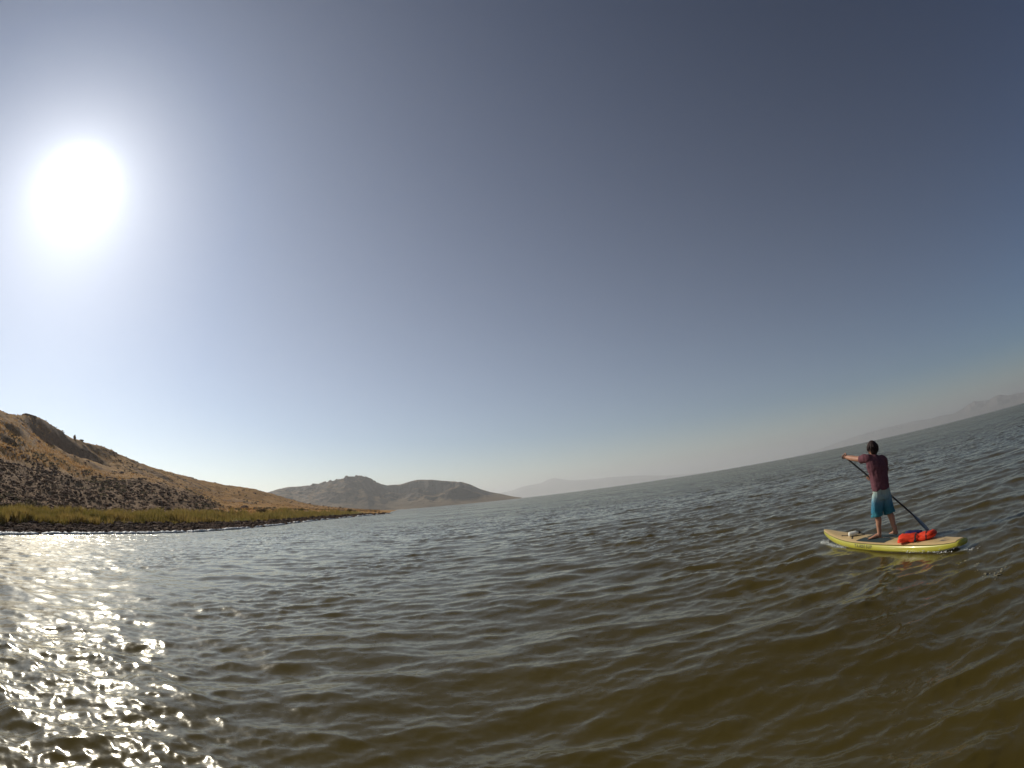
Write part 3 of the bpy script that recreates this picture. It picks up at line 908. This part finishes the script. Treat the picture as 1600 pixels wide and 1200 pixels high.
# printed mark on the tail, leash plug, bungee points
deck_sheet('tail_mark', 0.075, 0.115, -0.15, 0.5, 0.009, mat('faded_print', (0.20, 0.17, 0.12), .6, noise=(14, (0.5, 0.35, .17), 4, .4, .6)), 8, 7)
link('leash_plug', pymesh('leash_plug', *loft([((0.17, 0, .128), (1, 0, 0), (0, 1, 0), .022, .022), ((0.17, 0, .152), (1, 0, 0), (0, 1, 0), .02, .02)], 14)), M_BLACK, board)
def deck_path(pts, r, name, lift=0.012):
    P = []
    for s, q in pts:
        w = plan_w(s); P.append((s * BL, q * w, float(deck_z(s, q * w, w)) + lift))
    return link(name, pymesh(name, *tube(P, [r] * len(P), 8)), M_BLACK, board)
cord1 = deck_path([(0.70, 0.55), (0.735, 0.2), (0.76, -0.15), (0.80, -0.4)], 0.007, 'bungee_cord')
cord2 = deck_path([(0.80, 0.45), (0.765, 0.15), (0.73, -0.2), (0.70, -0.5)], 0.007, 'bungee_cord')
for s, q, cord in ((0.70, 0.55, cord1), (0.80, 0.45, cord2), (0.70, -0.5, cord2), (0.80, -0.4, cord1)):
    w = plan_w(s); z = float(deck_z(s, q * w, w))
    link('cord_anchor', pymesh('cord_anchor', *loft([((s * BL, q * w, z), (1, 0, 0), (0, 1, 0), .02, .02), ((s * BL, q * w, z + .02), (1, 0, 0), (0, 1, 0), .014, .014)], 12)), M_BLACK, cord)
# carry handle recess strap and fin
deck_path([(0.46, 0.025), (0.48, 0.03), (0.50, 0.025)], 0.009, 'carry_handle', 0.018)
fin = [(0.30, 0.006, 0.02), (0.55, 0.006, 0.02), (0.36, 0.004, -0.18), (0.28, 0.004, -0.18)]
fv = [(x, y, z) for x, y, z in fin] + [(x, -y, z) for x, y, z in fin]
link('fin', pymesh('fin', fv, [[0, 1, 2, 3], [7, 6, 5, 4], [0, 4, 5, 1], [1, 5, 6, 2], [2, 6, 7, 3], [3, 7, 4, 0]]), M_BLACK, board, smooth=False)
def lettering(txt, x_start, z0, height, m):
    """each letter a part of the board, printed on its left rail"""
    x0 = 0.0
    for ch in txt:
        if ch == ' ':
            x0 += height * 0.5; continue
        cu = bpy.data.curves.new('letter', 'FONT'); cu.body = ch; cu.size = height * 1.4; cu.resolution_u = 3; cu.offset = 0.0022
        o = bpy.data.objects.new('tmp', cu); COL.objects.link(o)
        dg = bpy.context.evaluated_depsgraph_get(); dg.update()
        me = bpy.data.meshes.new_from_object(o.evaluated_get(dg), depsgraph=dg)
        bpy.data.objects.remove(o)
        wid = max(v.co.x for v in me.vertices)
        bm = bmesh.new(); bm.from_mesh(me)
        for v in bm.verts:
            x = x_start - (x0 + v.co.x); z = z0 + v.co.y
            s = x / BL; w = plan_w(s); zc, th = board_z(s)
            sn = min(abs(z - zc) / th, 0.98) ** (1 / 0.6)
            v.co = Vector((x, w * math.sqrt(max(1 - sn * sn, 0)) ** 0.5 + 0.004, z))
        bm.to_mesh(me); bm.free(); me.materials.clear()
        link('letter', me, m, board, smooth=False)
        x0 += wid + height * 0.22
lettering('TAHOE SUP', 2.36, 0.048, 0.058, M_BLACK)

# ------------------------------------------------------------------ person
UU = np.array([0.778, -0.628, 0]); VV = np.array([0.628, 0.778, 0]); ZZ = np.array([0, 0, 1.0])
DECK = float(deck_z(0.53, 0.0, 0.37)) + 0.011
F0 = np.array([6.106, 7.502, DECK])
def P(lat, dep, z):
    """point of the figure: right-left, away-near and height above the water, relative to its feet"""
    return UU * lat + VV * dep + ZZ * (z - DECK)
rt = UU * .88 + VV * .47; ft = -UU * .47 + VV * .88          # chest: right and forward
rp = UU * .78 + VV * .63; fp = -UU * .63 + VV * .78          # pelvis
rh = UU * .62 + VV * .78; fh = -UU * .78 + VV * .62          # head turned to the left
person = thing('person', 'person in plum t-shirt and blue-green shorts standing on the board, paddling, seen from behind', 'person', tuple(F0))
M_SKIN = mat('skin', (0.42, 0.215, 0.135), 0.55, 0.35, noise=(14, (0.36, 0.175, 0.105), 4, .35, .7))
b = M_SKIN.node_tree.nodes['Principled BSDF']; b.inputs['Subsurface Weight'].default_value = 0.08; b.inputs['Subsurface Radius'].default_value = (0.02, 0.008, 0.004)
SHL, ELL, WRL = P(-.235, -.02, 1.565), P(-.44, .16, 1.60), P(-.61, .315, 1.655)
SHR, ELR, WRR = P(.075, .13, 1.485), P(.085, .27, 1.215), P(-.19, .29, 1.20)
HPL, KNL, ANL = P(-.125, -.045, .95), P(-.165, .03, .58), P(-.155, -.01, .235)
HPR, KNR, ANR = P(.02, .06, .95), P(.055, .13, .58), P(.14, .015, .235)
HEAD = P(-.105, .075, 1.735)
def foot(ank, heel, toe):
    d = (toe - heel); d[2] = 0; d /= np.linalg.norm(d); s = np.cross(ZZ, d)
    L = 0.255; h0 = np.array([heel[0], heel[1], 0.0])
    secs = [(h0 + ZZ * .032 - d * .005, s, ZZ, .012, .012), (h0 + d * .01 + ZZ * .036, s, ZZ, .030, .034), (h0 + d * .05 + ZZ * .045, s, ZZ, .034, .043),
            (h0 + d * .10 + ZZ * .042, s, ZZ, .036, .040), (h0 + d * .15 + ZZ * .031, s, ZZ, .042, .029), (h0 + d * .195 + ZZ * .022, s, ZZ, .046, .020),
            (h0 + d * .225 + ZZ * .016, s, ZZ, .043, .014)]
    parts = [loft(secs, 16), tube([ank + ZZ * .06, ank, h0 + d * .035 + ZZ * .05], [.036, .036, .034], 12)]
    for k, (o_, ln, r_) in enumerate(((.030, .262, .013), (.011, .258, .0095), (-.006, .250, .009), (-.021, .240, .0085), (-.034, .228, .008))):
        sg = 1 if k == 0 else 1
        parts.append(tube([h0 + d * .205 + s * o_ + ZZ * .016, h0 + d * (ln - .012) + s * o_ * 1.08 + ZZ * .012], [r_, r_ * .95], 8))
    return parts
body_parts = [
    # trunk
    loft([(P(-.05, .0, .86), rp, fp, .10, .09), (P(-.05, .005, .93), rp, fp, .145, .105), (P(-.05, .01, 1.03), rp, fp, .145, .10), (P(-.055, .02, 1.13), rt, ft, .135, .095),
          (P(-.06, .025, 1.28), rt, ft, .155, .105), (P(-.07, .035, 1.42), rt, ft, .168, .108), (P(-.08, .045, 1.51), rt, ft, .155, .09), (P(-.085, .05, 1.575), rt, ft, .085, .065)], 24),
    tube([P(-.083, .05, 1.52), P(-.088, .055, 1.60), P(-.10, .068, 1.69)], [.068, .056, .054], 14),
    # skull, jaw, nose, ears
    ellipsoid(HEAD + ZZ * .012, (.078, .098, .108), np.stack([rh, fh, ZZ], 1)),
    ellipsoid(HEAD + fh * .022 - ZZ * .055, (.058, .070, .062), np.stack([rh, fh, ZZ], 1)),
    tube([HEAD + fh * .092 + ZZ * .015, HEAD + fh * .118 - ZZ * .022, HEAD + fh * .098 - ZZ * .032], [.010, .013, .010], 8),
    ellipsoid(HEAD + fh * .085 - ZZ * .062, (.024, .014, .008), np.stack([rh, fh, ZZ], 1), 2),
    ellipsoid(HEAD + fh * .080 + ZZ * .035, (.050, .016, .010), np.stack([rh, fh, ZZ], 1), 2),
    ellipsoid(HEAD + rh * .082 - fh * .005 - ZZ * .008, (.010, .020, .032), np.stack([rh, fh, ZZ], 1), 2),
    ellipsoid(HEAD - rh * .082 - fh * .005 - ZZ * .008, (.010, .020, .032), np.stack([rh, fh, ZZ], 1), 2),
    # arms
    tube([P(-.10, .03, 1.54), SHL, (SHL + ELL) / 2 - ZZ * .004, ELL, ELL * .6 + WRL * .4, WRL], [.06, .062, .054, .049, .050, .034], 14),
    tube([P(-.02, .10, 1.50), SHR, (SHR + ELR) / 2 + VV * .01, ELR, ELR * .6 + WRR * .4, WRR], [.06, .060, .050, .042, .042, .029], 14),
    # legs
    tube([HPL, HPL * .5 + KNL * .5 + fp * .012, KNL, KNL * .68 + ANL * .32 - fp * .018, KNL * .3 + ANL * .7, ANL], [.080, .080, .060, .061, .045, .037], 16),
    tube([HPR, HPR * .5 + KNR * .5 + fp * .012, KNR, KNR * .68 + ANR * .32 - fp * .018, KNR * .3 + ANR * .7, ANR], [.080, .080, .060, .061, .045, .037], 16),
] + foot(ANL, P(-.125, -.012, DECK), P(-.36, .0, DECK)) + foot(ANR, P(.172, -.02, DECK), P(.045, .22, DECK))

# paddle points in the world
PT, PLO, PNK, PTIP = [np.array(q) for q in ((5.82, 8.193, 1.679), (6.083, 7.874, 1.209), (6.559, 7.309, 0.459), (6.802, 7.042, 0.06))]
SH_AX = (PNK - PT) / np.linalg.norm(PNK - PT)
GRIP_AX = np.cross(SH_AX, np.cross(ZZ, SH_AX)); GRIP_AX = np.cross(SH_AX, BDIR[:]); GRIP_AX /= np.linalg.norm(GRIP_AX)

def grip_hand(centre, axis, wrist, rad, flip=1):
    """palm and five fingers closed round a bar; all points relative to the figure's feet"""
    axis = axis / np.linalg.norm(axis)
    back = wrist - centre; back -= axis * (back @ axis); back /= np.linalg.norm(back)
    side = np.cross(axis, back) * flip
    palm_c = centre + back * (rad + .017)
    parts = [tube([wrist, wrist * .45 + palm_c * .55, palm_c], [.029, .033, .036], 12, flat=.62, ref=side)]
    parts.append(ellipsoid(palm_c, (.043, .036, .021), np.stack([axis, np.cross(back, axis), back], 1), 2))
    for k, (off, span) in enumerate(((.033, 235), (.011, 250), (-.011, 240), (-.032, 215))):
        pts = []
        for t in np.linspace(20, span, 6):
            a = R(t); q = rad + .0105
            pts.append(centre + axis * off + (back * math.cos(a) + side * math.sin(a)) * q * (1.12 if t < 60 else 1))
        parts.append(tube([palm_c + axis * off * .9 + side * .008] + pts, [.0105, .0102, .0098, .0095, .009, .0085, .0075], 8))
    th = [palm_c + axis * .03 - side * .012]
    for t in (-45, -85, -125):
        a = R(t); th.append(centre + axis * (.046 + .004 * (t < -80)) + (back * math.cos(a) + side * math.sin(a)) * (rad + .0115))
    parts.append(tube(th, [.014, .0125, .0115, .009], 8))
    return parts
hands = grip_hand(PT - F0 - SH_AX * .004, GRIP_AX, WRL, .016) + grip_hand(PLO - F0, SH_AX, WRR, .0145, -1)
bmesh_ = remesh(body_parts, 0.0085, 5)
hv, hf = join(hands)
bm = bmesh.new(); bm.from_mesh(bmesh_)
vs_ = [bm.verts.new(tuple(p)) for p in hv]
for f in hf:
    try:
        bm.faces.new([vs_[i] for i in f])
    except ValueError:
        pass
bm.to_mesh(bmesh_); bm.free(); bmesh_.update()
link('body', bmesh_, M_SKIN, person)

M_SHIRT = mat('plum_cotton', (0.140, 0.058, 0.070), 0.9, 0.15, noise=(30, (0.118, 0.047, 0.058), 4, .35, .65), bump=(220, .25, .002))
def tl(v, deg):   # tilt of the shoulder line
    return v * math.cos(R(deg)) + ZZ * math.sin(R(deg))
shirt_parts = [loft([(P(-.045, .0, .985), rp, fp, .182, .135), (P(-.045, .002, 1.03), rp, fp, .181, .134), (P(-.05, .01, 1.13), rt, ft, .176, .128), (P(-.055, .02, 1.27), tl(rt, -3), ft, .184, .130),
                     (P(-.065, .03, 1.40), tl(rt, -7), ft, .200, .132), (P(-.075, .04, 1.49), tl(rt, -11), ft, .196, .115), (P(-.083, .046, 1.555), tl(rt, -12), ft, .135, .088), (P(-.088, .052, 1.598), tl(rt, -10), ft, .078, .066)], 28),
               tube([P(-.15, .02, 1.535), SHL, SHL * .5 + ELL * .5 - ZZ * .008, SHL * .40 + ELL * .60 - ZZ * .010], [.088, .080, .072, .070], 16, rounded=False),
               tube([P(.0, .10, 1.50), SHR, SHR * .5 + ELR * .5, SHR * .3 + ELR * .7], [.085, .080, .074, .076], 16, rounded=False)]
sm = remesh(shirt_parts, 0.0085, 3)
wrinkle(sm, 9.0, 0.016, (1, 1, .6), 3.1); wrinkle(sm, 26.0, 0.003, (1, 1, .6), 8.0)
link('t_shirt', sm, M_SHIRT, person)

def shorts_mat():
    m = mat('faded_board_shorts', (0.1, 0.3, 0.35), 0.8, 0.2)
    nt = m.node_tree; b = nt.nodes['Principled BSDF']
    t = nt.nodes.new('ShaderNodeTexCoord'); sx = nt.nodes.new('ShaderNodeSeparateXYZ'); nt.links.new(t.outputs['Object'], sx.inputs[0])
    n = nt.nodes.new('ShaderNodeTexNoise'); n.inputs['Scale'].default_value = 9; nt.links.new(t.outputs['Object'], n.inputs['Vector'])
    ma = nt.nodes.new('ShaderNodeMath'); ma.operation = 'MULTIPLY_ADD'; ma.inputs[1].default_value = 0.16; nt.links.new(n.outputs['Fac'], ma.inputs[0]); nt.links.new(sx.outputs['Z'], ma.inputs[2])
    mr = nt.nodes.new('ShaderNodeMapRange'); mr.inputs['From Min'].default_value = 0.47; mr.inputs['From Max'].default_value = 0.93; nt.links.new(ma.outputs[0], mr.inputs['Value'])
    r = nt.nodes.new('ShaderNodeValToRGB')
    r.color_ramp.elements[0].position = 0.0; r.color_ramp.elements[0].color = (0.030, 0.165, 0.20, 1)
    r.color_ramp.elements[1].position = 1.0; r.color_ramp.elements[1].color = (0.34, 0.40, 0.31, 1)
    for p_, c_ in ((0.25, (0.026, 0.15, 0.235, 1)), (0.5, (0.08, 0.21, 0.30, 1)), (0.72, (0.20, 0.32, 0.36, 1))):
        e = r.color_ramp.elements.new(p_); e.color = c_
    nt.links.new(mr.outputs[0], r.inputs[0]); nt.links.new(r.outputs[0], b.inputs['Base Color'])
    return m
shorts_parts = [loft([(P(-.045, .0, 1.06), rp, fp, .158, .118), (P(-.045, .0, .98), rp, fp, .178, .132), (P(-.05, .004, .88), rp, fp, .182, .138), (P(-.05, .008, .82), rp, fp, .165, .125)], 24),
                tube([P(-.115, -.04, .92), P(-.145, -.02, .76), P(-.168, .02, .62), P(-.170, .022, .535)], [.108, .116, .116, .118], 18, rounded=False),
                tube([P(.015, .055, .92), P(.035, .085, .76), P(.052, .115, .62), P(.06, .115, .535)], [.108, .112, .110, .112], 18, rounded=False)]
sm = remesh(shorts_parts, 0.0085, 3)
wrinkle(sm, 8.0, 0.018, (1, 1, .5), 5.2); wrinkle(sm, 22.0, 0.004, (1, 1, .5), 1.4)
link('board_shorts', sm, shorts_mat(), person)

M_HAIR = mat('dark_brown_hair', (0.022, 0.011, 0.009), 0.6, 0.25, noise=(60, (0.045, 0.024, 0.018), 3, .4, .7))
gh = np.random.default_rng(4)
hair = [ellipsoid(HEAD + ZZ * .022 - fh * .012, (.081, .098, .104), np.stack([rh, fh, ZZ], 1)), ellipsoid(HEAD - fh * .040 - ZZ * .062, (.078, .066, .088), np.stack([rh, fh, ZZ], 1))]
for i in range(260):
    a = gh.uniform(-1, 1) * 2.35                              # round the back of the head, 0 = straight back
    e = gh.uniform(.05, 1.45)
    n_ = (-fh * math.cos(a) + rh * math.sin(a)) * math.cos(e) + ZZ * math.sin(e)
    p0 = HEAD + ZZ * .02 - fh * .012 + n_ * np.array([.082, .09, .1]).mean()
    out = (-fh * math.cos(a) + rh * math.sin(a))
    ln = gh.uniform(.06, .13)
    p1 = p0 + out * .018 * gh.uniform(.2, 1.5) - ZZ * ln * .5 + rh * gh.normal() * .008
    p2 = p1 + out * gh.uniform(-.014, .016) - ZZ * ln * .6 + rh * gh.normal() * .012
    p2[2] = max(p2[2], 1.585 - DECK)
    hair.append(tube([p0, p1, p2], [.0095, .0080, .0025], 6))
hv, hf = join(hair)
link('hair', pymesh('hair', hv, hf), M_HAIR, person)

# ------------------------------------------------------------------ paddle
pad = thing('paddle', 'long black paddle held by the standing person, blade trailing behind the board', 'paddle', tuple(PTIP))
M_CARBON = mat('black_carbon', (0.014, 0.014, 0.016), 0.35, 0.5, noise=(40, (0.024, 0.024, 0.026), 2, .4, .6))
M_BLADE = mat('dark_grey_blade', (0.030, 0.027, 0.022), 0.3, 0.5, noise=(20, (0.05, 0.05, 0.048), 3, .4, .6))
link('shaft', pymesh('shaft', *tube([PT - PTIP, PNK - PTIP], [.0165, .0165], 12)), M_CARBON, pad)
link('grip', pymesh('grip', *tube([PT - PTIP - GRIP_AX * .055, PT - PTIP - SH_AX * .006, PT - PTIP + GRIP_AX * .055], [.014, .017, .014], 12)), M_CARBON, pad)
def blade():
    ax = (PTIP - PNK); Lb = np.linalg.norm(ax) + 0.06; ax /= np.linalg.norm(ax)
    wv = VV * .93 + UU * .37; wv = wv - ax * (wv @ ax); wv /= np.linalg.norm(wv); nv = np.cross(wv, ax)
    S = np.linspace(0, 1, 15)
    W_ = np.interp(S, [0, .12, .3, .55, .8, .93, 1.0], [.016, .03, .07, .098, .095, .07, .02])
    T_ = np.interp(S, [0, .3, 1], [.014, .010, .004])
    secs = [(PNK - PTIP - ax * .05 + ax * Lb * s + nv * 0.03 * s * s, wv, nv, w, t) for s, w, t in zip(S, W_, T_)]
    link('blade', pymesh('blade', *loft(secs, 18)), M_BLADE, pad)
blade()

# ------------------------------------------------------------------ life vest on the tail
def board_pt(s, q, lift=0.0):
    w = plan_w(s); z = float(deck_z(s, q * w, w)) + 0.006 + lift
    return TAIL + BDIR * (s * BL) - BRIGHT * (q * w) + Vector((0, 0, z))
M_VEST = mat('orange_red_nylon', (0.78, 0.055, 0.012), 0.6, 0.3, noise=(18, (0.66, 0.04, 0.012), 3, .35, .65), bump=(30, .35, .01))
M_NAVY = mat('navy_lining', (0.012, 0.016, 0.075), 0.8, 0.2, noise=(40, (0.02, 0.024, 0.10), 2, .4, .6))
M_STRAP = mat('black_webbing', (0.02, 0.018, 0.02), 0.8, 0.2, noise=(90, (0.035, 0.03, 0.035), 2, .4, .6))
vp = board_pt(0.255, 0.18)
vest = thing('life_vest', 'orange-red life vest folded on the tail of the paddle board', 'life vest', tuple(vp), R(-52))
def put(o, loc, rot=(0, 0, 0)):
    o.location = loc; o.rotation_euler = rot; return o
put(link('back_panel', slab(.66, .36, .085, seed=1, bend=.025, lump=.022), M_VEST, vest), (0, 0, -.004))
put(link('front_panel', slab(.36, .27, .085, seed=5, bend=.0, lump=.022), M_VEST, vest), (-.145, -.035, .030), (R(5), R(4), R(6)))
put(link('front_panel', slab(.36, .25, .080, seed=9, bend=.02, lump=.022), M_VEST, vest), (.135, -.03, .036), (R(-4), R(-4), R(-9)))
put(link('collar', slab(.30, .12, .05, seed=3, lump=.01), M_NAVY, vest), (-.08, .11, .085), (R(10), R(4), R(8)))
def ribbon(pts, w, t=.004):
    pts = [np.array(p, float) for p in pts]
    secs = []
    for i, p in enumerate(pts):
        d = pts[min(i + 1, len(pts) - 1)] - pts[max(i - 1, 0)]; d /= np.linalg.norm(d)
        u = np.array([1.0, 0, 0]) - d * d[0]; u /= np.linalg.norm(u); v = np.cross(d, u)
        secs.append((p, u, v, w / 2, t / 2, .4))
    return pymesh('strap', *loft(secs, 12))
strap_ = link('strap', ribbon([(-.01, -.195, .0), (-.01, -.195, .05), (-.01, -.165, .105), (-.005, -.06, .125), (0, .05, .11), (0, .16, .07)], .03), M_STRAP, vest)
link('strap', ribbon([(.17, -.185, .015), (.17, -.175, .08), (.175, -.13, .135), (.18, -.03, .15), (.18, .08, .12)], .022), M_STRAP, vest)
put(link('buckle', slab(.05, .035, .018, seed=2, lump=0.0, puff=.7), M_STRAP, strap_), (-.01, -.205, .035), (R(80), 0, 0))

# ------------------------------------------------------------------ bottle in front of the feet
bp_ = board_pt(0.735, 0.02, 0.0)
bottle = thing('water_bottle', 'small white plastic bottle with dark cap lying on the deck in front of the feet', 'bottle', tuple(bp_), R(-24))
M_WHITE = mat('white_plastic', (0.80, 0.79, 0.70), 0.35, 0.45, noise=(12, (0.72, 0.71, 0.6), 2, .4, .7))
prof = [(-.105, .030), (-.10, .044), (-.085, .048), (.03, .048), (.05, .045), (.072, .030), (.085, .024), (.098, .024)]
link('bottle_body', pymesh('bottle_body', *loft([((x, 0, .049), (0, 1, 0), (0, 0, 1), r, r) for x, r in prof], 20)), M_WHITE, bottle)
cap_ = link('cap', pymesh('cap', *loft([((x, 0, .049), (0, 1, 0), (0, 0, 1), r, r) for x, r in [(.092, .026), (.094, .029), (.128, .029), (.132, .024)]], 16)), M_BLACK, bottle)
link('carry_loop', pymesh('carry_loop', *tube([(.11, .02, .06), (.15, .05, .03), (.20, .045, .012), (.215, .0, .010), (.17, -.03, .014), (.11, -.02, .05)], [.005] * 6, 6)), M_BLACK, cap_)

# ------------------------------------------------------------------ foam round the board
gf = np.random.default_rng(12)
pts = []; szs = []
def add_foam(s, q, n, ds, dq, smin, smax, z=.015):
    for _ in range(n):
        ss = s + gf.normal() * ds; w = plan_w(min(max(ss, 0.0), 1)) if 0 <= ss <= 1 else 0.05
        y = q(w) + gf.normal() * dq
        p = TAIL + BDIR * (ss * BL) - BRIGHT * y
        pts.append((p.x, p.y, z + .02 * abs(gf.normal()))); szs.append(gf.uniform(smin, smax))
add_foam(0.97, lambda w: w + .05, 90, .018, .045, .004, .014, .025)
for s in np.linspace(0.72, 0.93, 9):
    add_foam(s, lambda w: w + .045, 26, .02, .025, .004, .012, .014)
add_foam(0.90, lambda w: -w - .05, 30, .04, .04, .006, .02)
add_foam(0.20, lambda w: w + .02, 50, .06, .018, .003, .010)
add_foam(0.06, lambda w: w + .03, 30, .03, .03, .003, .010)
add_foam(-0.03, lambda w: .05, 10, .02, .08, .005, .014, .004)
o = foam_blobs('bow_foam', pts, szs, 0.5, gf); o['label'] = 'white splashes along the rails of the paddle board'
pts = []; szs = []
for cx, cy, n, sx, sy, ang_ in ((5.40, 4.74, 16, .10, .022, .6), (5.22, 4.20, 20, .13, .03, .35), (5.12, 4.36, 10, .07, .02, .5), (5.62, 5.10, 9, .07, .02, -.4)):
    for _ in range(n):
        a_ = gf.normal() * sx; b_ = gf.normal() * sy
        pts.append((cx + a_ * math.cos(ang_) - b_ * math.sin(ang_), cy + a_ * math.sin(ang_) + b_ * math.cos(ang_), .006)); szs.append(gf.uniform(.005, .02))
o = foam_blobs('wake_foam', pts, szs, 0.15, gf); o.data.materials[0] = mat('murky_foam', (0.30, 0.28, 0.19), 0.7, 0.3, noise=(9, (0.16, 0.14, 0.09), 3, .4, .7)); o['label'] = 'patches of foam in the wake behind the board'

# ------------------------------------------------------------------ haze
def haze():
    bm = bmesh.new(); bmesh.ops.create_cube(bm, size=1)
    me = bpy.data.meshes.new('haze'); bm.to_mesh(me); bm.free()
    o = bpy.data.objects.new('haze', me); COL.objects.link(o)
    lo, hi = -3.0, 1150.0
    o.scale = (132000, 132000, hi - lo); o.location = (0, 0, (hi + lo) / 2)
    m = bpy.data.materials.new('haze'); m.use_nodes = True
    nt = m.node_tree; nt.nodes.clear()
    v = nt.nodes.new('ShaderNodeVolumePrincipled')
    v.inputs['Color'].default_value = (0.945, 0.955, 0.945, 1)
    v.inputs['Density'].default_value = 6.5e-5
    v.inputs['Density Attribute'].default_value = ''
    v.inputs['Anisotropy'].default_value = 0.45
    out = nt.nodes.new('ShaderNodeOutputMaterial')
    nt.links.new(v.outputs[0], out.inputs['Volume'])
    me.materials.append(m)
    o['kind'] = 'stuff'; o['label'] = 'thin pale haze over the lake'
haze()
